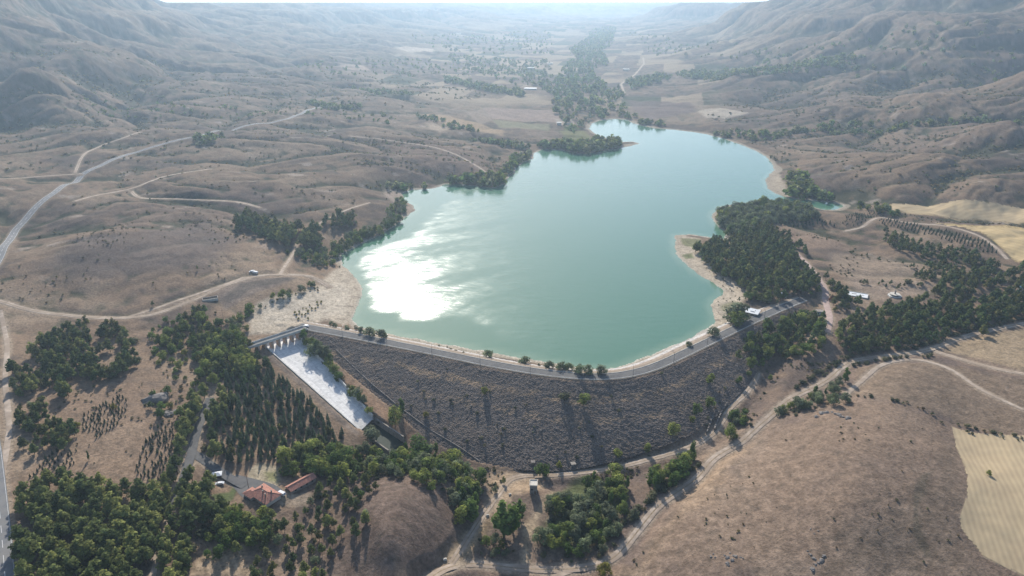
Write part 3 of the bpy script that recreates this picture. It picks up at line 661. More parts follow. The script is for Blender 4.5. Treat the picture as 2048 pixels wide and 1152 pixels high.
for name, wd, kind, Lr, z in RL:
    o = ribbon(name, Lr, z, wd, M[kind], .0 if kind != 'road_grey' else .12); tag(o, rlab[name], 'road', kind='structure')
    if name == 'main_road':
        n = len(Lr); dist = np.hypot(*Lr.T)
        mk = []
        for off in (-wd/2+.55, wd/2-.55):
            q = ribbon('edge_line', Lr, z, .16, M['paint'], .15, None, off); tag(q, 'painted white edge line of the main road', 'road marking', kind='structure')
        V = MB()
        for i in range(0, n-2, 4):
            a, b = Lr[i], Lr[min(i+2, n-1)]; t = (b-a)/np.hypot(*(b-a)); nn = np.array([-t[1], t[0]])*.1
            V.quad([(*(a-nn), z[i]+.16), (*(b-nn), z[min(i+2, n-1)]+.16), (*(b+nn), z[min(i+2, n-1)]+.16), (*(a+nn), z[i]+.16)])
        tag(V.build('centre_line', M['paint']), 'dashed white centre line of the main road', 'road marking', kind='structure')
    if kind == 'track' and wd >= 3.6:   # a grassy strip between the wheel ruts
        q = ribbon('track_crown', Lr, z, wd*.18, bpy.data.materials.get('rut_grass') or mat('rut_grass', (.25, .19, .125), 1, .3, .8), .035); tag(q, 'dry grassy strip between the wheel ruts', 'road', kind='structure')
def flat_patch(name, poly, m, lift, label, cat):
    c = poly.mean(0); z = float(G(*c)[0]); o = MB(); zz = np.max(G(poly[:, 0], poly[:, 1]))
    o.prism([tuple(p) for p in poly], z-1.0, max(z, float(np.percentile(G(poly[:, 0], poly[:, 1]), 60)))+lift)
    q = o.build(name, m); tag(q, label, cat, kind='structure'); return q
flat_patch('car_park', PARK, M['asphalt'], .12, 'grey paved yard in front of the red-roofed house', 'car park')

# ------------------------------------------------------------------ dam
def dam():
    root = empty('dam', (0, 0, 0), 0, 'long curved rockfill dam of dark grey stones below the reservoir', 'dam')
    n = 760; s = np.concatenate([[0], np.cumsum(np.hypot(*np.diff(CREST, axis=0).T))]); t = np.linspace(0, s[-1], n)
    Q = np.stack([np.interp(t, s, CREST[:, 0]), np.interp(t, s, CREST[:, 1])], 1); Q = smooth_line(Q, s[-1]/n, 30)
    n = len(Q); T = np.gradient(Q, axis=0); T /= np.hypot(*T.T)[:, None]; N = np.stack([T[:, 1], -T[:, 0]], 1)   # downstream
    k = 115; d = HW+.5+np.linspace(0, 66, k)
    V = Q[:, None, :]+N[:, None, :]*d[None, :, None]
    zz = CREST_Z-.25-(d-HW-.5)/SLOPE; ZZ = np.broadcast_to(zz, (n, k)).copy()
    vx, vy = V[..., 0], V[..., 1]
    lump = np.random.RandomState(4).rand(n, k)**2*.30+noise(vx/3.1, vy/2.7)*.22+.6*fbm(vx/22, vy/22, 2)
    lump *= ss(d, HW+.6, HW+2.5)[None]
    ZZ = ZZ+lump; V = np.concatenate([V, ZZ[..., None]], -1).reshape(-1, 3)
    id_ = np.arange(n*k).reshape(n, k); F_ = np.stack([id_[:-1, :-1], id_[:-1, 1:], id_[1:, 1:], id_[1:, :-1]], -1).reshape(-1, 4)
    c = V[F_].mean(1); sd_ = sd_poly(c[:, :2], DAMP); F_ = F_[(sd_ < 1.5) & (c[:, 2] > -29)]
    # colour: dark basalt with dry weeds in bands along the slope
    dd = np.broadcast_to(d, (n, k)); band = ss(np.sin(dd*.42+1.2*fbm(vx/30, vy/30, 2)), .15, .8)*ss(fbm(vx/9, vy/5, 3), -.12, .1)*ss(dd, 60, 16)
    col_ = np.empty((n, k, 3), np.float32); col_[:] = c3(.125, .103, .09)
    st = .5+.5*noise(vx/.9, vy/.9); col_ *= (.78+.45*st)[..., None]
    col_ = lerp(col_, c3(.27, .19, .125), band*.9)
    col_ = lerp(col_, c3(.13, .10, .08), ss(fbm(vx/28+5, vy/20, 4), .1, .4)*.5)
    col_ = lerp(col_, c3(.20, .14, .10), ss(dd, HW+3.5, HW+.8)*.9)
    col_ = lerp(col_, c3(.26, .22, .20), ss(noise(vx/1.7+40, vy/1.7), .62, .72)*.55)
    m = bpy.data.materials.new('rockfill'); m.use_nodes = True; nn, l = m.node_tree.nodes, m.node_tree.links
    b = nn['Principled BSDF']; b.inputs['Roughness'].default_value = .95; b.inputs['Specular IOR Level'].default_value = .15
    at = nn.new('ShaderNodeAttribute'); at.attribute_name = 'tint'; tc = nn.new('ShaderNodeTexCoord')
    vo = nn.new('ShaderNodeTexVoronoi'); vo.inputs['Scale'].default_value = 1.5; l.new(tc.outputs['Object'], vo.inputs['Vector'])
    mr = nn.new('ShaderNodeMapRange'); mr.inputs['To Min'].default_value = .72; mr.inputs['To Max'].default_value = 1.32
    sp = nn.new('ShaderNodeSeparateColor'); l.new(vo.outputs['Color'], sp.inputs[0]); l.new(sp.outputs[0], mr.inputs['Value'])
    mx = nn.new('ShaderNodeMix'); mx.data_type = 'RGBA'; mx.blend_type = 'MULTIPLY'; mx.inputs['Factor'].default_value = 1
    l.new(at.outputs['Color'], mx.inputs['A']); l.new(mr.outputs[0], mx.inputs['B']); l.new(mx.outputs['Result'], b.inputs['Base Color'])
    bn = nn.new('ShaderNodeBump'); bn.inputs['Distance'].default_value = .5; bn.invert = True; l.new(vo.outputs['Distance'], bn.inputs['Height']); l.new(bn.outputs[0], b.inputs['Normal'])
    link('rockfill_face', np_mesh('rockfill_face', V, F_, [m], col_.reshape(-1, 3), False), root)
    # crest body
    z1 = np.full(n, CREST_Z)
    Ln = np.stack([Q[:, 0], Q[:, 1]], 1)
    mb = MB()
    a = Ln+N*(HW+.55); b2 = Ln-N*(HW+1.3)
    for i in range(0, n-4, 4):
        j = i+4
        mb.quad([(*a[i], CREST_Z-.1), (*a[j], CREST_Z-.1), (*b2[j], CREST_Z-.1), (*b2[i], CREST_Z-.1)])
        mb.quad([(*a[i], CREST_Z-.1), (*a[j], CREST_Z-.1), (*a[j], CREST_Z-1.2), (*a[i], CREST_Z-1.2)])
    mb.build('crest_shoulder', mat('shoulder_dust', (.33, .27, .20), 1, .2, .5, hue=(.27, .215, .16)), root)
    # low kerb wall on the downstream edge, pale coping
    for side, offk, nm in ((1, HW-.55, 'kerb'), (-1, HW-.55, 'kerb')):
        mb = MB(); p = Ln+side*N*offk; p2 = Ln+side*N*(offk+.3)
        for i in range(0, n-4, 4):
            j = i+4
            for u_, v_ in (((p[i], p[j]), (CREST_Z-.08, CREST_Z+.18)), ((p2[i], p2[j]), (CREST_Z-.08, CREST_Z+.18))):
                mb.quad([(*u_[0], v_[0]), (*u_[1], v_[0]), (*u_[1], v_[1]), (*u_[0], v_[1])])
            mb.quad([(*p[i], CREST_Z+.18), (*p[j], CREST_Z+.18), (*p2[j], CREST_Z+.18), (*p2[i], CREST_Z+.18)])
        mb.build(nm, M['concrete'], root)
    # upstream riprap of pale stones down to the water
    k = 26; d = np.linspace(HW+1.2, HW+20, k); V = Ln[::2, None, :]-N[::2, None, :]*d[None, :, None]; n2_ = V.shape[0]
    vx, vy = V[..., 0], V[..., 1]; ZZ = CREST_Z-.12-np.maximum(d-HW-2.2, 0)[None]/2.35+np.abs(noise(vx/1.1, vy/1.1))*.55*ss(d, HW+2, HW+4)[None]
    V = np.concatenate([V, ZZ[..., None]], -1).reshape(-1, 3); id_ = np.arange(n2_*k).reshape(n2_, k)
    F_ = np.stack([id_[:-1, :-1], id_[:-1, 1:], id_[1:, 1:], id_[1:, :-1]], -1).reshape(-1, 4)[:, ::-1]
    cc = np.empty((n2_, k, 3), np.float32); cc[:] = c3(.30, .235, .18)
    cc = lerp(cc, c3(.52, .49, .46), np.broadcast_to(ss(d, HW+5, HW+8)[None], (n2_, k))*.9); cc *= (.75+.5*np.abs(noise(vx/1.3, vy/1.3)))[..., None]
    link('riprap_slope', np_mesh('riprap_slope', V, F_, [mat('pale_riprap', (1, 1, 1), .95, .2, 1.2, .3, tint=True)], cc.reshape(-1, 3)), root)
    # drain running down the left part of the face
    dl_ = smooth_line(np.array([un_dam(u, v) for u, v in pxs("672,700 740,765 800,815 860,860 920,895 958,922")]), 3, 3)
    mb = MB(); zd = dam_z(dl_)[0]
    for i in range(len(dl_)-1):
        a, b_ = dl_[i], dl_[i+1]; t_ = (b_-a)/np.hypot(*(b_-a)); w_ = np.array([-t_[1], t_[0]])*.27
        za, zb = zd[i]+.42, zd[i+1]+.42
        mb.quad([(*(a-w_), za), (*(b_-w_), zb), (*(b_+w_), zb), (*(a+w_), za)])
        for sg in (-1, 1): mb.quad([(*(a+sg*w_), za), (*(b_+sg*w_), zb), (*(b_+sg*w_), zb-.9), (*(a+sg*w_), za-.9)])
    mb.build('drain_channel', M['rock'], root)
    # asphalt on the crest
    o = ribbon('crest_road', Ln, z1, 2*HW-1.3, M['asphalt'], .0); tag(o, 'narrow asphalt road along the top of the dam', 'road', kind='structure')
    return Ln, N
DL, DN = dam()

# ------------------------------------------------------------------ spillway and bridge
def spillway():
    root = empty('spillway', (0, 0, 0), 0, 'wide pale concrete spillway chute running down left of the dam', 'spillway')
    mb = MB(); a0, b0 = swl[0], swr[0]; h0, h1 = HEAD
    mb.quad([(*h0, -1.8), (*h1, -1.8), tuple(b0), tuple(a0)])
    mb.build('apron', M['chute'], root)
    ka, kb = 50, 150; ua, ub = np.meshgrid(np.linspace(0, 1, ka), np.linspace(0, 1, kb))
    Lf = SW[0]+(SW[3]-SW[0])*ub[..., None]; Rt = SW[1]+(SW[2]-SW[1])*ub[..., None]; V = Lf+(Rt-Lf)*ua[..., None]
    st = fbm(ua*16, ub*2.2, 4)*.22+fbm(ua*9+4, ub*24, 4)*.12; sp_ = ss(noise(ua*30, ub*90), .6, .78)*.4
    slab = np.mod(np.sin(np.floor(ua*4)*12.9+np.floor(ub*9)*78.2)*437.5, 1.0)*.10
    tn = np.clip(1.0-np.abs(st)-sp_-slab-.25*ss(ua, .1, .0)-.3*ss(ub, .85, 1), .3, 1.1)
    id_ = np.arange(ka*kb).reshape(kb, ka); F_ = np.stack([id_[:-1, :-1], id_[1:, :-1], id_[1:, 1:], id_[:-1, 1:]], -1).reshape(-1, 4)
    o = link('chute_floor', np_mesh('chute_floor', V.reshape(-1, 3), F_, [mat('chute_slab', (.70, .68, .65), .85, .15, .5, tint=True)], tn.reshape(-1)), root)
    ms = MB(); g0, g1 = h0+_ax*5.5, h1+_ax*5.5; k0, k1 = h0+_ax*2.5, h1+_ax*2.5
    ms.quad([(*k0, 1.6), (*k1, 1.6), (*g1, -1.75), (*g0, -1.75)]); ms.quad([(*h0, 1.5), (*h1, 1.5), (*k1, 1.6), (*k0, 1.6)]); ms.quad([(*h0, 1.5), (*h1, 1.5), (*h1, -3), (*h0, -3)])
    ms.build('weir_crest', M['chute'], root)
    mj = MB()
    for i in range(4, NS-1, 5):      # expansion joints
        a, b = swl[i], swr[i]; dv = (swl[i+1]-swl[i]); dv = dv/np.linalg.norm(dv)*.16
        mj.quad([tuple(a+[0, 0, .02]), tuple(b+[0, 0, .02]), tuple(b+dv+[0, 0, .02]), tuple(a+dv+[0, 0, .02])])
    for f in (.25, .5, .75):
        for i in range(NS-1):
            a = swl[i]+(swr[i]-swl[i])*f; b = swl[i+1]+(swr[i+1]-swl[i+1])*f; e = (swr[i]-swl[i]); e = e/np.linalg.norm(e)*.1
            mj.quad([tuple(a+[0, 0, .025]), tuple(b+[0, 0, .025]), tuple(b+e+[0, 0, .025]), tuple(a+e+[0, 0, .025])])
    mj.build('joint_lines', mat('joint_tar', (.33, .33, .33), .9, .1, 1), o)
    for E, O in ((swl, swr), (swr, swl)):
        mb = MB()
        for i in range(NS-1):
            e = E[i]-O[i]; e = np.array([e[0], e[1], 0])/np.hypot(e[0], e[1])
            p, q = E[i], E[i+1]; h = np.array([0, 0, 2.9]); o_ = e*.7
            lo = np.array([0, 0, -1.5])
            mb.quad([p+lo, q+lo, q+h, p+h]); mb.quad([p+h, q+h, q+h+o_, p+h+o_]); mb.quad([p+h+o_, q+h+o_, q+o_+lo, p+o_+lo])
        mb.build('side_wall', M['concrete'], root)
    # stilling basin walls
    for a, b in ((BASIN[1], BASIN[2]), (BASIN[0], BASIN[3])):
        mb = MB(); d_ = (b-a); ln = np.hypot(*d_); an = math.atan2(d_[1], d_[0])
        mb.box(((a[0]+b[0])/2, (a[1]+b[1])/2, -18.3), (ln, .8, 5.2), an)
        mb.build('basin_wall', M['dark_concrete'], root)
    mb = MB(); mb.prism([tuple(p) for p in BASIN], -21.5, -20.4)
    mb.build('basin_water', mat('basin_pool', (.03, .04, .03), .7, .2, .5, spec=.1), root)
spillway()
BL, BR = onplane(498, 692, 5.2), onplane(605, 657, 5.2)
def bridge():
    d = BR-BL; ln = np.hypot(*d); an = math.atan2(d[1], d[0]); t = d/ln; nn = np.array([-t[1], t[0]])
    root = empty('bridge', (BL[0], BL[1], 5.0), an, 'narrow concrete bridge on seven piers crossing the spillway head', 'bridge')
    b = MB(); b.box((ln/2, 0, -.35), (ln+6, 6.2, .7)); b.build('deck', M['concrete'], root)
    b = MB(); b.box((ln/2, 0, .03), (ln+6, 4.6, .06)); b.build('deck_surface', mat('deck_asphalt', (.17, .165, .155), .9, .2, .5), root)
    for s in (-1, 1):
        b = MB(); b.box((ln/2, s*2.95, .6), (ln+4, .28, 1.1)); b.build('parapet', M['concrete'], root)
    for i in range(8):
        x = ln*(.14+i*.1262)
        b = MB(); b.box((x, 0, -3.9), (1.25, 5.4, 6.4)); b.box((x, 0, -.82), (2.2, 6.0, .24)); b.build('pier', mat('pier_stone', (.36, .27, .21), .9, .25, .6) if i == 0 else bpy.data.materials['pier_stone'], root)
bridge()

# ------------------------------------------------------------------ buildings
def at(u, v): p = un(u, v); return p[0], p[1], float(G(p[0], p[1])[0])
def hip_roof(mb, L_, W_, z0, h, over=.7):
    a, b = L_/2+over, W_/2+over; r = max(0, L_/2-W_/2)
    p = [(-a, -b, z0), (a, -b, z0), (a, b, z0), (-a, b, z0), (-r, 0, z0+h), (r, 0, z0+h)]
    n = len(mb.v); mb.v += p
    mb.f += [(n, n+1, n+5, n+4), (n+2, n+3, n+4, n+5), (n+1, n+2, n+5), (n+3, n, n+4), (n+3, n+2, n+1, n)]
    return r
def house():
    x, y, z = at(531, 995)
    root = empty('house', (x, y, z), R(-36), 'single-storey house with red hipped tile roof beside the paved yard', 'house'); root.scale = (.8, .8, .8)
    b = MB(); b.box((0, 0, 1.45), (18, 11, 3.5)); b.build('wall', M['wall'], root)
    b = MB(); r = hip_roof(b, 18, 11, 3.15, 3.2, .9); rf = b.build('roof', M['tile'], root)
    b = MB(); b.box((-8.2, -4.6, 1.45), (8, 6.5, 3.5)); b.build('wall', M['wall'], root)
    b = MB(); hip_roof(b, 8, 6.5, 3.1, 2.0, .8); q = b.build('porch_roof', M['tile'], root)
    q.location = (-8.2, -4.6, 0)
    b = MB(); b.tube((-r, 0, 6.36), (r, 0, 6.36), .22)
    for sx in (-1, 1):
        for sy in (-1, 1): b.tube((sx*r, 0, 6.36), (sx*9.8, sy*6.3, 3.2), .17)
    b.build('ridge_cap', M['ridge'], rf)
    for cx, cy in ((-4, 1.2), (.5, -1.4), (4.8, -2.6), (5.2, 1.8)):
        b = MB(); b.box((cx, cy, 6.0), (.7, .7, 2.2)); b.box((cx, cy, 7.15), (.95, .95, .16)); b.build('chimney', M['dark_concrete'], rf)
    for wx in (-6, -2.5, 1, 4.5, 7):
        for s in (-1, 1):
            b = MB(); b.box((wx, s*5.5, 1.8), (1.3, .12, 1.2)); b.build('window', M['glass'], root)
    b = MB(); b.box((-.8, 5.52, 1.2), (1.1, .1, 2.1)); b.build('door', M['wood'], root)
    x, y, z = at(603, 972)
    root = empty('outbuilding', (x, y, z), R(48), 'long low outbuilding with a red pitched roof behind the house', 'outbuilding')
    b = MB(); b.box((0, 0, 1.2), (15, 5, 3)); b.build('wall', M['dark_concrete'], root)
    b = MB(); b.v += [(-8.2, -3.2, 2.6), (8.2, -3.2, 2.6), (8.2, 3.2, 2.6), (-8.2, 3.2, 2.6), (-8.2, 0, 4.2), (8.2, 0, 4.2)]
    b.f += [(0, 1, 5, 4), (2, 3, 4, 5), (1, 2, 5), (3, 0, 4), (3, 2, 1, 0)]; rf = b.build('roof', M['tile'], root)
    b = MB(); b.tube((-8.2, 0, 4.22), (8.2, 0, 4.22), .2); b.build('ridge_cap', M['ridge'], rf)
    for wx in (-5, -1.5, 2, 5.5):
        b = MB(); b.box((wx, -2.5, 1.5), (1.1, .12, .9)); b.build('window', M['glass'], root)
    b = MB(); b.box((-7.52, 0, 1.1), (.1, 1.2, 2.0)); b.build('door', M['wood'], root)
house()
def vehicle(u, v, rz, paint, label, name='parked_car', L_=4.6, W_=1.85, H_=1.55, van=False, onz=None):
    x, y, z = at(u, v)
    if onz is not None: x, y = onplane(u, v, onz); z = onz
    root = empty(name, (x, y, z), rz, label, 'van' if van else 'car')
    prof = [(-.5, .3), (-.5, .62), (-.36, .68), (-.22, .98), (.28, 1.0), (.44, .68 if not van else .95), (.5, .6), (.5, .3)]
    if van: prof = [(-.5, .25), (-.5, .55), (-.40, .62), (-.30, .98), (.47, 1.0), (.5, .9), (.5, .25)]
    mb = MB(); n = len(prof)
    for s in (-1, 1):
        for px_, pz_ in prof: mb.v.append((px_*L_, s*W_/2*(1 if pz_ < .7 else .86), pz_*H_))
    for i in range(n): j = (i+1) % n; mb.f.append((i, j, n+j, n+i))
    mb.f.append(tuple(range(n))); mb.f.append(tuple(range(2*n-1, n-1, -1)))
    mb.build('body', paint, root)
    mb = MB(); mb.box((.02*L_, 0, .83*H_), (.44*L_, W_*.93, .2*H_)); mb.build('side_window', M['glass'], root)
    mb = MB(); mb.quad([(-.35*L_, -W_*.4, .715*H_), (-.35*L_, W_*.4, .715*H_), (-.235*L_, W_*.38, .965*H_), (-.235*L_, -W_*.38, .965*H_)]); mb.build('windscreen', M['glass'], root)
    for sx in (-.31, .32):
        for sy in (-1, 1):
            mb = MB(); mb.tube((sx*L_, sy*(W_/2-.2), .33), (sx*L_, sy*(W_/2+.03), .33), .33, k=12); wv = mb.build('wheel', M['tyre'], root)
            mb = MB(); mb.tube((sx*L_, sy*(W_/2+.0), .33), (sx*L_, sy*(W_/2+.045), .33), .2, k=10); mb.build('rim', M['steel'], wv)
vehicle(612, 653.5, R(-8), M['carwhite'], 'white car parked at the spillway end of the dam road', onz=CREST_Z+.02)
vehicle(563, 989, R(-30), M['carsilver'], 'silver van parked at the corner of the red-roofed house', 'parked_van', 5.0, 2.0, 2.0, True)
vehicle(504, 544, R(20), M['carwhite'], 'small white car left of the pair beside the dirt track', 'parked_car')
vehicle(511, 547, R(-20), M['carwhite'], 'white van right of the small car beside the dirt track', 'parked_van', 5.0, 2.0, 2.2, True)
vehicle(440, 969, R(10), M['carwhite'], 'white car half hidden by trees on the lawn by the yard', 'parked_car')
def flat_building(name, u, v, rz, L_, W_, H_, label, cat, roofm, wallm, over=.4, tilt=0.0, parapet=False, zz=None, wins=True):
    x, y, z = at(u, v)
    if zz is not None: z = zz
    root = empty(name, (x, y, z), rz, label, cat)
    b = MB(); b.box((0, 0, H_/2-.4), (L_, W_, H_+.8)); b.build('wall', wallm, root)
    b = MB(); a, c = L_/2+over, W_/2+over; h0, h1 = H_+.03, H_+.03+tilt
    b.v += [(-a, -c, h0), (a, -c, h0), (a, c, h1), (-a, c, h1), (-a, -c, h0+.25), (a, -c, h0+.25), (a, c, h1+.25), (-a, c, h1+.25)]
    b.f += [(3, 2, 1, 0), (4, 5, 6, 7), (0, 1, 5, 4), (1, 2, 6, 5), (2, 3, 7, 6), (3, 0, 4, 7)]
    b.build('roof', roofm, root)
    if parapet:
        b = MB()
        for s in (-1, 1):
            b.box((s*(a-.12), 0, H_+.5), (.24, 2*c, .45)); b.box((0, s*(c-.12), H_+.505), (2*a-.5, .24, .44))
        b.build('parapet', roofm, root)
    if wins:
        b = MB(); b.box((-L_*.22, -W_/2, H_*.55), (min(1.4, L_*.25), .12, min(1.1, H_*.35))); b.build('window', M['glass'], root)
        b = MB(); b.box((L_*.22, -W_/2, 1.0), (min(1.0, L_*.3), .1, 2.0)); b.build('door', M['wood'], root)
    return root
r_ = flat_building('lakeside_building', 1502, 630, R(-32), 11, 8, 3.3, 'white-roofed lakeside building beside the dam road and big tree', 'building', M['white'], M['dark_concrete'], .6, .5)
b = MB()
for px_ in (-1, 1.5, 4, 6.2): b.tube((px_, 7.2, 0), (px_, 7.2, 2.8), .07)
b.box((2.6, 7.2, 2.85), (8, .15, .15)); b.box((6.2, 5.8, 2.85), (.15, 3, .15)); b.build('pergola_frame', M['wood'], r_)
b = MB(); b.box((1.0, -1.2, 4.0), (3.2, .5, .3)); b.box((2.6, 1.4, 4.1), (.5, .5, .5)); b.build('roof_vent', M['steel'], r_)
flat_building('valve_house', 1067, 982, R(-3), 4.2, 5.0, 5.4, 'tall concrete valve house with a flat white roof below the dam', 'valve house', M['wall'], M['dark_concrete'], .15, 0, True)
flat_building('concrete_hut', 1066, 931, R(0), 2.3, 2.3, 2.9, 'small concrete hut at the dam toe, left of the round tree', 'hut', M['rock'], M['dark_concrete'], .2)
flat_building('concrete_hut', 1146, 934, R(15), 2.6, 2.4, 2.6, 'small grey concrete hut at the dam toe, right of the round tree', 'hut', M['dark_concrete'], M['dark_concrete'], .2)
flat_building('picnic_shelter', 1565, 593, R(-20), 6, 4, 2.6, 'small pale-roofed shelter among pines near the end of the dam road', 'shelter', M['white'], M['wall'], .4)
flat_building('kiosk', 1638, 628, R(-10), 5, 4, 2.8, 'small white-edged kiosk among pines left of the gravel lane', 'kiosk', M['dark_concrete'], M['white'], .3)
flat_building('blue_roofed_shed', 2047, 582, R(5), 7, 6, 3.5, 'blue-roofed shed in the pines at the right edge', 'shed', M['blue'], M['wall'], .4)
far_b = [(1061, 180, 34, 12, 'long white farm shed in the valley beyond the lake'), (1110, 184, 14, 10, 'small pale farmhouse right of the long white shed'), (1122, 179, 12, 9, 'pale farm building among fields behind the small farmhouse'),
         (1252, 141, 22, 10, 'isolated pale farm building beside the winding valley track'), (1100, 129, 20, 10, 'pale building left of the dark valley grove'), (917, 68, 30, 18, 'tiny white building far off in the haze'), (1062, 138, 26, 12, 'pale farm shed near the far orchard strip'), (1118, 250, 9, 6, 'small white shed beside the pale lakeside plot')]
for u, v, L_, W_, lb in far_b: flat_building('farm_building', u, v, R(rnd.uniform(-20, 20)), L_, W_, 4.5, lb, 'farm building', M['white'] if 'long white' in lb else M['concrete'], M['wall'], .5, 1.0, wins=False)
def pool():
    x, y, z = at(1716, 590); root = empty('concrete_pool', (x, y, z), R(-28), 'rectangular white concrete basin lying in the bare clearing', 'basin')
    b = MB(); b.box((0, 0, -.1), (15, 10, .7)); b.build('floor', M['white'], root)
    b = MB()
    for s in (-1, 1): b.box((s*7.5, 0, .15), (.4, 10.4, .9)); b.box((0, s*5, .155), (14.5, .4, .89))
    b.build('rim', M['concrete'], root)
    b = MB(); b.box((1.5, -1, .29), (7, .6, .06), .4); b.box((-3, 1, .29), (4, 1.2, .06), .2); b.build('stain_strip', M['rock'], root)
    x, y, z = at(1789, 592); root = empty('fountain', (x, y, z), 0, 'tiered octagonal stone fountain with centre pillar in the clearing', 'fountain')
    def octo(r): return [(r*math.cos(i*math.pi/4+.39), r*math.sin(i*math.pi/4+.39)) for i in range(8)]
    b = MB(); b.prism(octo(5.6), -.5, .7); b.build('lower_basin', M['concrete'], root)
    b = MB(); b.prism(octo(3.6), .7, 1.8); b.build('middle_tier', M['dark_concrete'], root)
    b = MB(); b.prism(octo(4.2), 1.8, 2.1); b.build('bowl', M['wall'], root)
    b = MB(); b.tube((0, 0, 2.1), (0, 0, 4.6), .7, .35, 8); b.tube((0, 0, 4.6), (0, 0, 5.2), .8, .5, 8); b.build('pillar', M['dark_concrete'], root)
pool()
def small_things():
    # open tank by the dirt track
    x, y, z = at(421, 600); root = empty('water_tank', (x, y, z), R(24), 'open rectangular concrete tank with one white wall by the dirt track', 'tank')
    b = MB(); b.box((0, 2.6, .9), (12, .5, 2.4)); b.box((-5.75, 0, .9), (.5, 4.7, 2.4)); b.box((5.75, 0, .9), (.5, 4.7, 2.4)); b.build('back_wall', M['dark_concrete'], root)
    b = MB(); b.box((0, -2.6, .8), (12, .5, 2.2)); b.build('front_wall', M['wall'], root)
    b = MB(); b.box((0, 0, .1), (11, 4.7, .6)); b.build('floor', M['dark'], root)
    for i, (u, v, w_, lb) in enumerate([(890, 1120, 1.8, 'pale concrete block beside the track junction at the bottom'), (975, 1032, 1.6, 'pale concrete block on the grassy knoll left of the tall poplar'), (1020, 990, 1.4, 'small pale block on the bare ground left of the valve house')]):
        x, y, z = at(u, v); b = MB(); b.box((0, 0, .35), (w_, w_*.7, 1.1), .4); b.box((0, 0, .95), (w_*.7, w_*.45, .2), .4)
        o = b.build('concrete_block', M['wall'], None, .06); o.location = (x, y, z); tag(o, lb, 'concrete block')
    # masonry walls of the drain at the right groin
    for s, lb, h in (("1413,868 1425,835 1440,808", 'low stone wall along the dam foot, left of its twin', 1.6), ("1428,862 1440,832 1455,806", 'low stone wall beside the toe track, right of its twin', 1.9)):
        P = smooth_line(upoly(s), 3, 2); zz = G(P[:, 0], P[:, 1]); b = MB()
        for i in range(len(P)-1):
            d_ = P[i+1]-P[i]; b.box(((P[i, 0]+P[i+1, 0])/2, (P[i, 1]+P[i+1, 1])/2, (zz[i]+zz[i+1])/2+h/2-.3), (np.hypot(*d_)+.05, .9-.01*(i % 2), h+.6+.02*(i % 2)), math.atan2(d_[1], d_[0]))
        tag(b.build('stone_wall', M['rock']), lb, 'wall')
    x, y, z = at(441, 962); root = empty('gazebo', (x-3, y+3, z), R(15), 'small white-roofed gazebo on the lawn beside the paved yard', 'gazebo')
    for sx in (-2.2, 2.2):
        for sy in (-1.6, 1.6):
            b = MB(); b.tube((sx, sy, 0), (sx, sy, 2.4), .09); b.build('post', M['wood'], root)
    b = MB(); b.v += [(-2.8, -2.2, 2.4), (2.8, -2.2, 2.4), (2.8, 2.2, 2.4), (-2.8, 2.2, 2.4), (-1, 0, 3.3), (1, 0, 3.3)]; b.f += [(0, 1, 5, 4), (2, 3, 4, 5), (1, 2, 5), (3, 0, 4), (3, 2, 1, 0)]; b.build('roof', M['white'], root)
small_things()
def lamp(p, z, rz, label, h=8.0):
    root = empty('street_lamp', (p[0], p[1], z), rz, label, 'street lamp', 'street lamps along the dam road')
    b = MB(); b.tube((0, 0, 0), (0, 0, h), .13, .08, 8); b.build('pole', M['dark'], root)
    b = MB(); b.tube((0, 0, h), (1.4, 0, h+.35), .06); b.build('arm', M['dark'], root)
    b = MB(); b.box((1.7, 0, h+.36), (.8, .28, .14)); b.build('lamp_head', M['steel'], root)
    b = MB(); b.box((0, 0, .2), (.5, .5, .5)); b.build('foot', M['concrete'], root)
ords = ['first', 'second', 'third', 'fourth', 'fifth', 'sixth', 'seventh', 'eighth', 'ninth', 'tenth', 'eleventh', 'twelfth']
for i, (u, v) in enumerate([(606, 660), (687, 672), (774, 691), (866, 708), (962, 727), (1061, 746), (1168, 760), (1268, 755), (1347, 725), (1411, 692), (1471, 661), (1526, 637)]):
    p = onplane(u, v, CREST_Z); d_, s_, _ = d_line(p[None], DL); j = int(np.argmin(np.hypot(*(DL-p).T)))
    q = DL[j]+DN[j]*(HW-.05); lamp(q, CREST_Z-.1, math.atan2(-DN[j][1], -DN[j][0]), '%s grey street lamp from the spillway along the dam road' % ords[i])
for u, v, lb in ((497, 975, 'wooden utility pole standing on the paved yard'), (447, 640, 'wooden utility pole on the bank above the spillway trees')):
    x, y, z = at(u, v); root = empty('utility_pole', (x, y, z), .3, lb, 'utility pole')
    b = MB(); b.tube((0, 0, -.3), (0, 0, 9), .16, .1, 8); b.build('pole', M['wood'], root)
    b = MB(); b.box((0, 0, 8.4), (1.8, .12, .12)); b.build('crossarm', M['wood'], root)

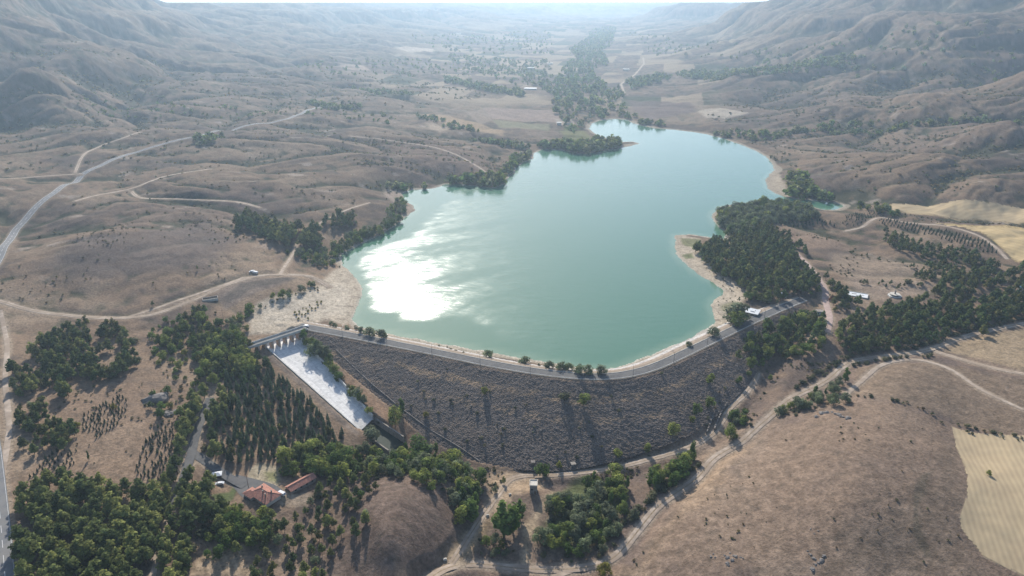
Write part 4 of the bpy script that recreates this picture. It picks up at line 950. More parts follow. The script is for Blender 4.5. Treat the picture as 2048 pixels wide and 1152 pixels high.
# ------------------------------------------------------------------ rocks
def rock_mesh(seed, r=1.0, sub=3):
    bm = bmesh.new(); bmesh.ops.create_icosphere(bm, subdivisions=sub, radius=r)
    g = np.random.RandomState(seed); ph = g.rand(3)*40
    V = np.array([v.co for v in bm.verts]); n = noise(V[:, 0]*1.3+ph[0], V[:, 1]*1.3+V[:, 2]*.9+ph[1])*.45+noise(V[:, 0]*3+ph[1], V[:, 1]*3-V[:, 2]*2+ph[2])*.22
    st = np.round(V[:, 2]*3)/3*.3
    for v, k, s in zip(bm.verts, n, st): v.co = v.co*(1+k); v.co.z = v.co.z*.6+s
    me = bpy.data.meshes.new('rock'); bm.to_mesh(me); bm.free(); me.materials.append(M['rock']); return me
RK = [rock_mesh(i) for i in range(5)]
for i, (u, v, s, lb) in enumerate([(312, 800, 8.5, 'big flat grey rock outcrop among bushes left of the forest drive'), (337, 828, 4.2, 'jagged grey rock outcrop, left one of two beside the young pines'), (352, 824, 3.4, 'smaller grey rock outcrop right of the jagged one'),
      (430, 700, 2.6, 'brown rock among the trees left of the spillway'), (1005, 855, 1.0, 'pale boulder on the dark dam face, middle left'), (875, 826, 1.0, 'pale boulder on the dark dam face below the yellowish tree'), (942, 813, .9, 'pale boulder on the dark dam face, right of the yellowish tree'), (1082, 862, .8, 'pale boulder on the dark dam face, centre')]):
    if 'dam face' in lb:
        p = un_dam(u, v); x, y, z = p[0], p[1], float(dam_z(p[None])[0][0])+.6
    else: x, y, z = at(u, v)
    o = link('rock', RK[i % 5]); o.location = (x, y, z-s*.1); o.scale = (s, s*.7, s*.55); o.rotation_euler = (0, 0, rnd.uniform(0, 6)); tag(o, lb, 'rock')

for pts_, sz, lb in (("1634,832 1642,829 1650,827 1657,825 1664,826 1671,828 1678,831 1686,834 1695,838", (1.3, 2.6), 'dark rock in the outcrop crowning the lower right hill'),
        ("1450,1110 1457,1114 1463,1121 1470,1113 1460,1106 1455,1126 1482,1114 1487,1118", (.7, 1.7), 'grey rock in the lower left rock patch of the right hill'),
        ("1622,1110 1629,1117 1636,1124 1644,1120 1632,1130 1615,1103 1625,1138 1648,1112", (.7, 1.8), 'grey rock in the lower middle rock patch of the right hill'),
        ("1420,1112 1427,1108 1432,1116", (.6, 1.1), 'small grey rock left of the lower left rock patch'), ("1622,1060 1630,1068 1636,1063", (.6, 1.0), 'pale small stone on the middle of the right hill')):
    for i, (u, v) in enumerate(pxs(pts_)):
        x, y, z = at(u+rnd.uniform(-2, 2), v+rnd.uniform(-2, 2)); q = rnd.uniform(*sz)*.75
        o = link('rock', RK[i % 5]); o.location = (x, y, z-q*.12); o.scale = (q*1.2, q*.8, q*.7); o.rotation_euler = (0, 0, rnd.uniform(0, 6)); tag(o, lb, 'rock', lb.split(' in the ')[-1] if ' in the ' in lb else 'small stones on the right hill')

# ------------------------------------------------------------------ trees: leafy prototypes
def leaves(n, centers, radii, size, seed, flat=.7, shell=.55):
    """n leaf quads spread through the given ellipsoidal clumps"""
    g = np.random.RandomState(seed); k = len(centers); c = np.array(centers, float); r = np.array(radii, float)
    if r.ndim == 1: r = np.stack([r, r, r*flat], 1)
    wgt = r[:, 0]**2; ci = g.choice(k, n, p=wgt/wgt.sum())
    d = g.normal(size=(n, 3)); d /= np.linalg.norm(d, axis=1)[:, None]
    rad = shell+(1-shell)*g.rand(n)**.7; p = c[ci]+d*r[ci]*rad[:, None]
    nrm = d+g.normal(size=(n, 3))*.38+np.array([0, 0, .45]); nrm /= np.linalg.norm(nrm, axis=1)[:, None]
    a = np.cross(nrm, g.normal(size=(n, 3))); a /= np.linalg.norm(a, axis=1)[:, None]; b = np.cross(nrm, a)
    s = size*(.6+.8*g.rand(n))[:, None]; s2 = s*(.55+.4*g.rand(n))[:, None]
    V = np.stack([p-a*s-b*s2*.6, p+a*s*.3-b*s2, p+a*s+b*s2*.5, p-a*s*.3+b*s2], 1).reshape(-1, 3)
    F_ = np.arange(n*4).reshape(n, 4)
    ct = .68+.64*g.rand(k); t = np.repeat(ct[ci]*(.85+.3*g.rand(n)), 4)
    t3 = np.stack([t*(1+.06*g.randn(n*4)*0), t, t*.97], 1)
    return V, F_, t3
def trunk(h, r, limbs, seed, k=6):
    g = random.Random(seed); mb = MB(); mb.tube((0, 0, -.6), (g.uniform(-.02, .02)*h, g.uniform(-.02, .02)*h, h*.86), r, r*.3, k)
    for i in range(limbs):
        z = h*(.32+.45*i/max(1, limbs)); a = g.uniform(0, 6.28); ln = h*.2
        mb.tube((0, 0, z), (math.cos(a)*ln, math.sin(a)*ln, z+ln*.45), r*.4, r*.12, 4)
    return mb
def make_proto(kind, seed, dens=1.0):
    """unit-height trees: crown V, F, tint and a trunk MB (height 1 -> scaled)"""
    g = np.random.RandomState(seed+100); H = 10.0
    if kind == 'pine':
        cs, rs = [], []
        for i in range(15):
            t = i/14; z = 3.2+6.0*t; ra = 2.7*(1-.62*t**1.8)*(.8+.3*g.rand()); a = g.rand()*6.28; off = ra*.62*(1-.4*t)
            cs.append((math.cos(a+i*2.4)*off, math.sin(a+i*2.4)*off, z)); rs.append(ra*.66)
        V, F_, t = leaves(int(760*dens), cs, rs, .36/dens**.5, seed, .62)
        tr = trunk(H, .2, 4, seed)
    elif kind == 'cedar':
        cs, rs = [], []
        for i in range(12):
            tt_ = i/11; ra = 2.1*(1-tt_)**.85+.22; cs.append((g.randn()*.12, g.randn()*.12, 1.3+8.3*tt_)); rs.append((ra*(.9+.2*g.rand()), ra*(.9+.2*g.rand()), .62))
        V, F_, t = leaves(int(640*dens), cs, rs, .33/dens**.5, seed, shell=.45); tr = trunk(H, .16, 0, seed)
    elif kind == 'poplar':
        cs, rs = [], []
        for i in range(16):
            tt_ = i/15; ra = 1.5*(math.sin(math.pi*(.16+.80*tt_))**.6); a = g.rand()*6.28; o_ = ra*.5
            cs.append((math.cos(a)*o_, math.sin(a)*o_, 1.8+7.6*tt_)); rs.append((ra*.72, ra*.72, 1.0))
        V, F_, t = leaves(int(680*dens), cs, rs, .32/dens**.5, seed); tr = trunk(H, .2, 3, seed)
    elif kind in ('oak', 'willow', 'yellow', 'red'):
        cs, rs = [], []
        for i in range(17):
            a = i*2.4+g.rand(); z = 1.7+6.6*g.rand(); o_ = (3.0 if z < 6.0 else 1.8)*g.rand()**.6*1.1
            cs.append((math.cos(a)*o_, math.sin(a)*o_, z)); rs.append(1.35+.8*g.rand())
        V, F_, t = leaves(int(900*dens), cs, rs, .38/dens**.5, seed, .85); tr = trunk(H, .26, 5, seed)
    else:  # shrub, low and spreading
        cs, rs = [], []
        for i in range(7):
            a = i*2.4+g.rand(); o_ = 4.0*g.rand(); cs.append((math.cos(a)*o_, math.sin(a)*o_, 3.4+2.2*g.rand())); rs.append(2.6+1.4*g.rand())
        V, F_, t = leaves(int(230*dens), cs, rs, .85/dens**.5, seed, .85); tr = None
    V = V/H; return dict(V=V, F=F_, t=t, tr=tr, H=H)
KINDS = ['pine', 'cedar', 'poplar', 'willow', 'oak', 'shrub', 'yellow', 'red']
PROTO = {k: [make_proto(k, 10*i+3) for i in range(4 if k in ('pine', 'cedar', 'oak', 'willow') else 3)] for k in KINDS}
LOD = {k: [make_proto(k, 10*i+3, .30) for i in range(3)] for k in KINDS}
LOW = {k: [make_proto(k, 10*i+3, .085) for i in range(3)] for k in KINDS}
MESH = {}
for k in KINDS:
    MESH[k] = []
    for i, p in enumerate(PROTO[k]):
        cme = np_mesh(k+'_crown', p['V'], p['F'], [LM[k]], p['t'])
        tme = None
        if p['tr'] is not None:
            tme = bpy.data.meshes.new(k+'_trunk'); tme.from_pydata([tuple(c/p['H'] for c in v) for v in p['tr'].v], [], p['tr'].f); tme.materials.append(M['bark'])
        MESH[k].append((cme, tme))
NAME = {'pine': 'pine_tree', 'cedar': 'cedar_tree', 'poplar': 'poplar_tree', 'willow': 'willow_tree', 'oak': 'broadleaf_tree', 'shrub': 'shrub', 'yellow': 'yellow_tree', 'red': 'red_tree'}
CATN = {'pine': 'pine tree', 'cedar': 'cedar tree', 'poplar': 'poplar tree', 'willow': 'willow tree', 'oak': 'broadleaf tree', 'shrub': 'shrub', 'yellow': 'yellow tree', 'red': 'red tree'}
PLANTS = []    # kind, x, y, z, height, width factor, label, group, special
def plant(kind, x, y, h, wf, label, group=None, z=None, special=False):
    if z is None:
        z = float(G(x, y)[0])
    PLANTS.append((kind, x, y, z, h, wf, label, group, special))
def dam_or_ground(x, y):
    j, i = gij(x, y)
    if DS[j, i] < 0 and dside[j, i] < 0: return float(Z[j, i])+1.2
    return float(G(x, y)[0])
def gij(x, y):
    a = (np.arctan2(x, y)-AZ[0])/(AZ[1]-AZ[0]); l = (np.log(np.hypot(x, y))-LR[0])/(LR[1]-LR[0])
    return np.clip(np.rint(l), 0, NR-1).astype(int), np.clip(np.rint(a), 0, NA-1).astype(int)
_blk = [SWP, PARK, YARD, BASIN]
def free(P, r=1.5):
    j, i = gij(P[:, 0], P[:, 1]); ok = (RDIST[j, i] > r+.8) & (LS[j, i] > .5) & (CD[j, i] > HW+2.5)
    for b_ in _blk: ok &= sd_poly(P, b_) > r
    return ok
def blocked(x, y, r=1.5):
    p = np.array([[x, y]])
    for b_ in _blk:
        if sd_poly(p, b_)[0] < r: return True
    return False
for u, v, r in ((531, 995, 11), (603, 972, 8), (1502, 630, 8), (1067, 982, 4), (441, 965, 4), (1565, 593, 5), (1638, 628, 4)):
    x, y, z = at(u, v); _blk.append(np.array([(x-r, y-r*.8), (x+r, y-r*.8), (x+r, y+r*.8), (x-r, y+r*.8)]))
def stand(s, mix, space, hr, label, group=None, jitter=.45, rows=None, wf=(.85, 1.2), prob=1.0, seed=1, thin=0.0, world=None):
    g = random.Random(seed*77+len(s)); poly = upoly(s) if world is None else world
    x0, y0 = poly.min(0); x1, y1 = poly.max(0); pts = []
    ang = rows if rows is not None else .5
    ca_, sa_ = math.cos(ang), math.sin(ang); c = poly.mean(0); ext = math.hypot(x1-x0, y1-y0)/2+(max(space) if isinstance(space, tuple) else space)
    pk = mix.get('pine', 0)/sum(mix.values())
    if pk > .3 and rows is None: space = space*(1+.20*pk)
    sx, sy = (space, space) if isinstance(space, (int, float)) else space
    a = -ext; row = 0
    while a < ext:
        b_ = -ext+(row % 2)*sx*.5
        while b_ < ext:
            if g.random() < prob:
                ja, jb = g.uniform(-jitter, jitter)*sx, g.uniform(-jitter, jitter)*sy
                pts.append((c[0]+(b_+ja)*ca_-(a+jb)*sa_, c[1]+(b_+ja)*sa_+(a+jb)*ca_))
            b_ += sx
        a += sy; row += 1
    if not pts: return
    pts = np.array(pts); sc_ = 1 if c[1] < 1400 else 3
    far_sh = 0.0 if rows is not None or c[1] > 1400 else 1.0
    rr_ = np.hypot(pts[:, 0], pts[:, 1]); sh = far_sh*.85*sum(hr)/2*1.15*rr_/(CAM_Z-float(G(*c)[0]))
    k = sd_poly(pts, poly)+(0 if rows is not None else 4.5*sc_)*noise(pts[:, 0]/(9*sc_), pts[:, 1]/(9*sc_)) < 0; pts = (pts*(1-.62*sh/rr_)[:, None])[k]   # the canopy, not the foot, fills the outline
    if thin: nn_ = fbm(pts[:, 0]/18+seed, pts[:, 1]/18, 3); pts = pts[nn_ > -thin]
    ks = list(mix.keys()); ws = list(mix.values())
    if len(pts) == 0: return
    pts = pts[free(pts)]
    for x, y in pts:
        kd = g.choices(ks, ws)[0]
        if kd == 'pine' and len(ks) == 1 and g.random() < .13 and group != 'FAR': plant(g.choice(['oak', 'shrub', 'willow']), x, y, g.uniform(3.5, 7), g.uniform(*wf), 'light green leafy bush growing among the '+group, group+' undergrowth', dam_or_ground(x, y)); continue
        h = g.uniform(*hr)*(.8 if kd == 'shrub' else 1)*(1.12 if kd == 'pine' and hr[1] > 6 else 1)*(g.uniform(1.05, 1.35) if kd in ('oak', 'willow', 'poplar') else 1)
        if kd == 'shrub': h *= .45
        lb = label[kd] if isinstance(label, dict) else label
        plant(kd, x, y, h, g.uniform(*wf), lb, group, dam_or_ground(x, y))
PN = {'pine': 1}
stand("60,695 90,665 135,640 165,634 235,640 262,668 278,705 268,722 215,752 160,775 125,782 90,772 22,785 15,725", PN, 4.6, (7.5, 11), 'dark green pine in the stand below the dirt track at far left', 'pines of the upper left stand', seed=2, thin=.12)
stand("30,815 75,800 110,830 150,830 150,860 100,908 75,900 35,870", PN, 4.6, (6.5, 9.5), 'dark pine in the small stand left of the sapling rows', 'pines of the small left stand', seed=3, thin=.3)
stand("45,965 100,945 210,950 250,968 300,962 335,990 305,1080 285,1175 10,1175 45,1050", PN, 5.3, (9.5, 13), 'tall dark pine in the dense wood at the bottom left', 'pines of the bottom left wood', seed=4, wf=(1.0, 1.35), thin=.9)
stand("405,768 421,775 402,825 380,872 366,930 340,1000 312,1060 290,1140 262,1100 305,1000 340,930 350,860 370,800", PN, 5.2, (9, 12), 'dark pine along the left side of the forest drive', 'pines left of the forest drive', seed=5)
stand("432,765 455,790 440,830 420,880 425,915 398,905 395,870 412,830", PN, 5.0, (9, 12), 'dark pine on the upper right side of the forest drive', 'pines right of the forest drive', seed=6)
stand("395,935 425,960 430,990 460,1010 440,1060 400,1110 330,1160 335,1100 362,1030 380,975", PN, 5.6, (10, 13), 'tall dark pine between the forest drive and the house', 'pines between drive and house', seed=7, wf=(.95, 1.3))
stand("445,725 530,718 585,765 640,818 690,858 660,895 570,925 500,915 430,905 425,880 445,800", {'cedar': 9, 'pine': 1}, 4.5, (6.5, 9.5), {'cedar': 'blue-green conical cedar in the plantation left of the spillway', 'pine': 'round pine among the conical cedars left of the spillway'}, 'cedar plantation left of the spillway', seed=8, thin=.4, wf=(.68, .95))
stand("400,680 440,675 470,655 500,692 535,722 500,740 440,745 410,760 390,730", {'pine': 5, 'oak': 4}, 5.0, (7, 10), {'pine': 'dark pine in the mixed trees beside the left end of the bridge', 'oak': 'green leafy tree in the mixed trees beside the left end of the bridge'}, 'mixed trees by the bridge', seed=9)
stand("310,680 340,650 375,615 420,605 432,640 450,680 420,720 370,700 330,690", {'pine': 5, 'oak': 3, 'shrub': 3}, 5.6, (6, 9), {'pine': 'dark pine on the rocky bank under the open tank', 'oak': 'leafy green tree on the rocky bank under the open tank', 'shrub': 'rounded shrub on the rocky bank under the open tank'}, 'trees on the rocky bank', seed=10)
stand("460,640 485,610 540,590 600,572 640,560 636,578 590,590 530,605 500,625 492,665 470,690 455,670", {'oak': 4, 'willow': 2, 'shrub': 3}, 5.4, (4, 7), {'oak': 'leafy green tree along the edge of the pale sand flat', 'willow': 'grey-green willow along the edge of the pale sand flat', 'shrub': 'low shrub along the edge of the pale sand flat'}, 'trees edging the sand flat', seed=11)
stand("440,1005 470,1000 500,1015 560,1022 555,1050 500,1088 450,1105 410,1095 440,1050", {'oak': 6, 'pine': 3, 'shrub': 2}, 5.2, (6, 9), {'oak': 'leafy green tree in the thicket in front of the red-roofed house', 'pine': 'dark pine in the thicket in front of the red-roofed house', 'shrub': 'garden shrub in front of the red-roofed house'}, 'thicket in front of the house', seed=12)
stand("575,905 620,872 680,880 702,925 690,950 640,940 590,935 565,925", {'oak': 6, 'pine': 4}, 5.2, (7, 10), {'oak': 'bright green leafy tree above the red-roofed outbuilding', 'pine': 'dark pine above the red-roofed outbuilding'}, 'trees above the outbuilding', seed=13)
stand("600,1015 640,970 700,930 760,930 765,965 730,1040 660,1085 640,1165 500,1165 500,1095 560,1045", PN, 5.6, (5, 8), 'scattered medium pine on the dry slope right of the house', 'scattered pines right of the house', seed=14, thin=.7)
stand("700,870 745,890 800,900 870,882 900,905 960,945 972,985 930,1015 905,960 850,940 780,940 720,925", {'oak': 5, 'willow': 4, 'poplar': 1, 'shrub': 2}, 5.2, (6, 9), {'oak': 'leafy green tree in the creek thicket below the spillway', 'willow': 'grey-green willow in the creek thicket below the spillway', 'poplar': 'slim poplar in the creek thicket below the spillway', 'shrub': 'shrub in the creek thicket below the spillway'}, 'creek thicket below the spillway', seed=15)
stand("905,975 945,965 950,1045 930,1060 915,1030", {'oak': 5, 'willow': 2, 'poplar': 3}, 5.0, (7, 10), {'oak': 'leafy green tree at the lower end of the creek thicket', 'willow': 'grey willow at the lower end of the creek thicket', 'poplar': 'bright poplar at the lower end of the creek thicket'}, 'lower creek trees', seed=16)
stand("1150,960 1200,945 1250,965 1262,1000 1240,1020 1210,1000 1170,985", {'poplar': 4, 'oak': 4, 'willow': 3}, 5.4, (6, 9.5), {'poplar': 'slim poplar on the upper edge of the green hollow', 'oak': 'leafy tree on the upper edge of the green hollow', 'willow': 'grey willow on the upper edge of the green hollow'}, 'trees at the top of the green hollow', seed=17)
stand("1100,990 1150,985 1235,1030 1250,1060 1230,1100 1180,1118 1120,1115 1075,1105 1080,1060", {'willow': 6, 'oak': 3, 'shrub': 6}, 4.8, (5.5, 9), {'willow': 'silvery willow in the green hollow above the bottom track', 'oak': 'green tree in the hollow above the bottom track', 'shrub': 'green shrub in the hollow above the bottom track'}, 'willows in the green hollow', seed=18)
stand("930,1112 965,1072 1000,1062 1030,1080 1030,1122 960,1118", {'willow': 3, 'shrub': 6, 'oak': 1}, 4.6, (4, 6), {'willow': 'willow in the thicket left of the narrow sandy path', 'shrub': 'dense shrub left of the narrow sandy path', 'oak': 'green tree left of the narrow sandy path'}, 'thicket by the sandy path', seed=19)
stand("1265,1020 1300,985 1350,950 1395,925 1410,935 1350,975 1300,1015 1275,1045", {'shrub': 7, 'willow': 2}, 5.0, (3.5, 6), {'shrub': 'grey-green shrub in the ditch along the curved track', 'willow': 'low willow in the ditch along the curved track'}, 'ditch shrubs along the track', seed=20)
stand("1295,955 1340,925 1385,905 1390,950 1350,960 1310,975", {'oak': 5, 'poplar': 4}, 6.0, (6, 10), {'oak': 'bright leafy tree in the clump above the curved track', 'poplar': 'slim bright poplar in the clump above the curved track'}, 'clump above the curved track', seed=21)
stand("1455,815 1490,800 1560,820 1550,835 1500,850 1470,845", {'oak': 2, 'shrub': 5, 'willow': 1}, 6.0, (4, 7), {'oak': 'green tree between the toe track and the right-hand track', 'shrub': 'shrub between the toe track and the right-hand track', 'willow': 'grey willow between the toe track and the right-hand track'}, 'shrubs between the two tracks', seed=22)
stand("1560,815 1600,792 1650,775 1690,745 1705,770 1690,800 1620,815 1580,825", {'willow': 3, 'shrub': 4, 'poplar': 2}, 5.4, (4.5, 8), {'willow': 'grey willow below the right-hand track', 'shrub': 'shrub below the right-hand track', 'poplar': 'bright poplar below the right-hand track'}, 'trees below the right-hand track', seed=23)
stand("300,650 400,610 450,650 480,700 520,740 470,770 420,790 400,765 330,745 290,700", {'shrub': 6, 'oak': 3}, 6.0, (3, 6.5), {'shrub': 'low shrub on the rough slope between the left stand and the bridge', 'oak': 'small leafy tree on the rough slope between the left stand and the bridge'}, 'rough slope bushes', seed=24, thin=.3)
stand("280,790 330,770 400,765 400,800 360,850 300,840", {'shrub': 5, 'oak': 4, 'pine': 1}, 6.0, (4, 7), {'shrub': 'shrub around the rock outcrop left of the forest drive', 'oak': 'yellowish green small tree around the rock outcrop left of the forest drive', 'pine': 'pine beside the rock outcrop left of the forest drive'}, 'bushes round the rocks', seed=25, thin=.3)
stand("740,800 790,850 830,880 800,885 745,850 700,800", {'oak': 5, 'shrub': 4}, 5.5, (4.5, 8), {'oak': 'leafy tree along the right wall of the spillway', 'shrub': 'shrub along the right wall of the spillway'}, 'trees along the right spillway wall', seed=26)
stand("700,895 760,915 850,935 900,960 905,1000 860,970 790,950 730,945 690,925", {'oak': 4, 'willow': 3, 'shrub': 4}, 5.6, (4.5, 8), {'oak': 'leafy tree on the upper rim of the brown hill by the creek', 'willow': 'grey willow on the upper rim of the brown hill by the creek', 'shrub': 'shrub on the upper rim of the brown hill by the creek'}, 'trees on the hill rim', seed=27)
stand("1180,925 1260,905 1340,880 1400,850 1420,862 1350,895 1270,915 1190,938", {'shrub': 6, 'oak': 1}, 8.0, (3.5, 6), {'shrub': 'dark shrub on the strip between dam face and toe track', 'oak': 'small tree on the strip between dam face and toe track'}, 'shrubs on the dam toe strip', seed=28)
stand("1370,840 1420,790 1470,740 1500,700 1520,690 1505,740 1470,785 1430,815 1400,850", {'shrub': 5, 'oak': 4}, 7.5, (4, 7.5), {'shrub': 'shrub on the right end of the dark dam face', 'oak': 'green tree on the right end of the dark dam face'}, 'bushes on the right dam end', seed=29)
# right side woods
stand("1392,487 1420,478 1450,482 1482,460 1530,446 1562,460 1600,492 1630,540 1640,578 1610,592 1565,600 1512,592 1470,557 1430,532 1400,507", PN, 5.2, (8.5, 12), 'dark pine in the wood on the right lake shore', 'pines of the lakeside wood', seed=30, thin=.6)
stand("1430,440 1440,421 1480,409 1540,404 1600,411 1645,425 1620,436 1560,440 1500,462 1460,468 1440,455", {'willow': 7, 'oak': 2}, 6.5, (7, 11), {'willow': 'silvery willow on the tip of the right-hand peninsula', 'oak': 'green tree on the tip of the right-hand peninsula'}, 'willows on the peninsula', seed=31)
stand("1550,437 1640,441 1672,453 1600,457 1545,450", {'cedar': 1}, (4.2, 6.5), (4, 6), 'small dark conifer in the rows behind the lakeside willows', 'conifer rows on the peninsula', seed=32, rows=.15, jitter=.2)
stand("1585,478 1602,488 1642,535 1682,572 1722,602 1700,622 1662,592 1640,556", PN, 5.2, (7, 10), 'dark pine in the strip right of the gravel lane', 'pine strip right of the gravel lane', seed=33)
stand("1672,640 1720,618 1780,602 1850,592 1900,602 1960,600 2048,562 2130,560 2130,640 2048,640 1960,660 1900,668 1840,692 1780,694 1720,692 1680,682", PN, 5.4, (8, 11), 'dark pine in the large wood above the right-hand track', 'pines of the large right wood', seed=34, thin=.55)
stand("1865,562 1900,542 1990,532 2005,560 1930,592 1880,592", PN, 5.2, (7, 10), 'dark pine in the rounded stand right of the fountain', 'pines right of the fountain', seed=35)
stand("2000,545 2048,525 2130,520 2130,570 2030,575", PN, 5.4, (7, 10), 'dark pine at the right edge below the straw field', 'pines below the straw field', seed=36)
stand("1762,452 1800,465 1860,480 1960,500 2005,530 1960,532 1860,512 1780,490", PN, 5.8, (6.5, 9.5), 'dark pine in the diagonal belt under the sapling rows', 'diagonal pine belt', seed=37, thin=.35)
stand("1835,548 1850,525 1880,520 1925,535 1880,545 1860,560", PN, 5.4, (5, 8), 'medium pine in the short belt behind the fountain', 'short pine belt', seed=38, thin=.3)
stand("1695,556 1745,556 1745,563 1695,562", PN, 4.5, (4, 5.5), 'small pine in the short hedge behind the white basin', 'small pine hedge', seed=39)
stand("1755,562 1830,560 1850,568 1800,572 1758,568", PN, 4.8, (3.5, 5), 'small pine in the loose row behind the fountain', 'loose pine row', seed=40)
stand("1700,500 1760,510 1830,528 1826,534 1750,516 1698,506", {'pine': 1, 'shrub': 2}, 5.0, (3.5, 5), {'pine': 'small pine in the thin row across the bare clearing', 'shrub': 'shrub in the thin row across the bare clearing'}, 'thin row across the clearing', seed=41)
stand("1465,690 1500,668 1545,650 1585,625 1612,606 1640,622 1652,660 1648,690 1600,712 1560,700 1500,722 1475,712", {'pine': 6, 'oak': 3}, 5.2, (6.5, 9.5), {'pine': 'dark pine on the slope below the right end of the dam road', 'oak': 'leafy green tree on the slope below the right end of the dam road'}, 'trees below the right end of the dam', seed=42, thin=.35)
stand("1500,735 1530,705 1560,715 1600,735 1560,750 1520,760", {'shrub': 4, 'oak': 1}, 8, (3.5, 6), {'shrub': 'low shrub on the bare slope below the right dam wood', 'oak': 'small tree on the bare slope below the right dam wood'}, 'shrubs on the bare slope', seed=43)
stand("1650,730 1720,705 1840,695 1900,672 2040,640 2040,632 1900,664 1760,700 1660,722", {'shrub': 5, 'willow': 1}, 6, (4, 7), {'shrub': 'dark shrub on the bank of the right-hand track', 'willow': 'grey willow on the bank of the right-hand track'}, 'shrubs on the track bank', seed=44)
stand("1700,795 1760,800 1850,822 1960,865 2060,875 2060,866 1960,858 1850,814 1760,794", {'shrub': 1}, 6, (3.5, 6), 'dark shrub along the ditch between two brown fields', 'shrubs in the field ditch', seed=45, prob=.6)
stand("1800,432 1880,444 2048,456 2048,450 1880,436 1800,426", {'shrub': 1}, 6, (3, 5), 'dark shrub in the ditch between the two straw fields', 'shrubs between the straw fields', seed=46, prob=.6)
stand("600,672 625,672 650,695 665,735 700,775 745,815 795,850 785,862 735,828 690,790 650,745 615,705", {'willow': 3, 'oak': 5, 'shrub': 2}, 5.2, (5, 8), {'willow': 'grey-green willow on the bank between spillway and dam', 'oak': 'leafy green tree on the bank between spillway and dam', 'shrub': 'shrub on the bank between spillway and dam'}, 'trees between spillway and dam', seed=47)
# left shore woods
stand("475,428 500,420 560,440 640,447 637,480 590,486 520,470 500,452 475,448", PN, 6, (10, 14), 'tall dark pine in the grove on the left lake slope', 'pines of the left slope grove', seed=50)
stand("637,424 660,418 712,422 705,440 650,442", PN, 6, (9, 12), 'dark pine in the small upper grove left of the lake', 'small upper left grove', seed=51)
stand("660,485 700,462 745,452 800,432 812,440 760,470 715,495 668,502", {'oak': 5, 'pine': 2, 'willow': 2}, 6.5, (7, 10), {'oak': 'leafy green tree on the left lake shore', 'pine': 'dark pine on the left lake shore', 'willow': 'grey willow on the left lake shore'}, 'trees on the left lake shore', seed=52)
stand("565,492 640,492 690,508 678,530 640,528 590,512", {'oak': 3, 'willow': 3, 'shrub': 4}, 7, (4.5, 7.5), {'oak': 'green tree behind the pale cove at the left shore', 'willow': 'grey willow behind the pale cove at the left shore', 'shrub': 'shrub behind the pale cove at the left shore'}, 'trees behind the left cove', seed=53, thin=.4)
stand("770,420 800,395 815,405 800,430 770,440", {'oak': 3, 'willow': 2}, 8, (5, 8), {'oak': 'green tree at the small sandy point of the left shore', 'willow': 'grey willow at the small sandy point of the left shore'}, 'trees at the sandy point', seed=54)
stand("645,643 700,650 745,665 775,673 770,676 700,660 650,655", {'shrub': 4, 'willow': 2}, 5.5, (3.5, 6), {'shrub': 'shrub between the left end of the dam road and the sand', 'willow': 'low willow between the left end of the dam road and the sand'}, 'shrubs at the left end of the dam', seed=55)
MX = {'oak': 5, 'willow': 2, 'pine': 2}
def far_stand(s, sp, hr, seed, mix=MX, thin=.5, prob=1.0, rows=None):
    stand(s, mix, sp, (hr[0]*.7, hr[1]*1.1), 'FAR', 'FAR', seed=seed, thin=thin*.7, prob=prob, wf=(.8, 1.6), jitter=.95 if rows is None else .3, rows=rows)
far_stand("880,352 940,345 1000,345 1022,350 1000,370 920,364 890,360", 7.5, (8, 12), 60)
far_stand("740,352 800,358 862,366 850,376 790,372 755,364", 8, (6, 9), 61)
far_stand("1020,310 1060,300 1075,305 1040,322 1020,345 1000,345", 8, (6, 9), 62)
far_stand("1070,288 1130,283 1200,278 1245,283 1230,291 1190,299 1160,304 1090,296", 8, (9, 14), 63, thin=.8)
far_stand("940,268 1010,280 1060,290 1055,298 1000,290 940,278", 9, (6, 9), 64)
far_stand("1100,215 1110,182 1240,178 1252,212 1272,240 1240,236 1185,240 1162,256 1152,272 1182,282 1140,265 1120,240", 15, (8, 13), 65, thin=.04)
far_stand("1150,180 1120,158 1118,138 1152,120 1136,100 1168,84 1182,60 1232,56 1226,86 1206,104 1216,126 1192,150 1216,182", 17, (9, 15), 66, {'poplar': 1, 'oak': 2}, thin=-.02)
far_stand("1085,182 1120,150 1140,160 1160,185 1120,192", 15, (7, 12), 84, {'poplar': 1, 'oak': 2}, thin=.2)
far_stand("1268,242 1335,252 1335,258 1285,250", 8, (7, 10), 67)
far_stand("1400,262 1480,256 1560,262 1600,250 1700,232 1760,222 1760,230 1640,258 1560,270 1450,270", 11, (6, 10), 68, thin=.3)
far_stand("1570,352 1598,348 1640,368 1670,392 1664,402 1620,397 1585,384", 7, (8, 12), 69)
far_stand("1540,300 1560,318 1568,340 1555,340 1545,320", 12, (5, 8), 70)
far_stand("890,155 1040,185 1050,195 950,180 890,165", 12, (8, 12), 71)
far_stand("700,175 760,180 830,190 830,195 740,190", 12, (7, 10), 72)
far_stand("600,205 660,208 720,212 718,222 660,220", 10, (7, 11), 73)
far_stand("1350,145 1480,140 1600,130 1700,110 1720,120 1600,145 1470,152 1360,155", 14, (9, 14), 74, thin=.3)
far_stand("1250,160 1330,150 1345,158 1300,172 1262,180", 12, (8, 12), 75, thin=.2)
far_stand("900,110 1100,125 1110,180 1040,175 960,150 900,125", (11, 75), (8, 13), 76, thin=.12, rows=.12)
far_stand("820,70 1100,60 1110,110 950,110 830,90", (15, 190), (9, 14), 77, thin=.1, rows=.1)
far_stand("560,130 820,120 1050,140 1090,170 900,150 700,150 580,150", (11, 110), (6, 10), 85, thin=.05, rows=-.1)
far_stand("1250,60 1500,90 1700,110 1500,130 1300,110", (14, 160), (7, 12), 86, thin=.05, rows=.15)
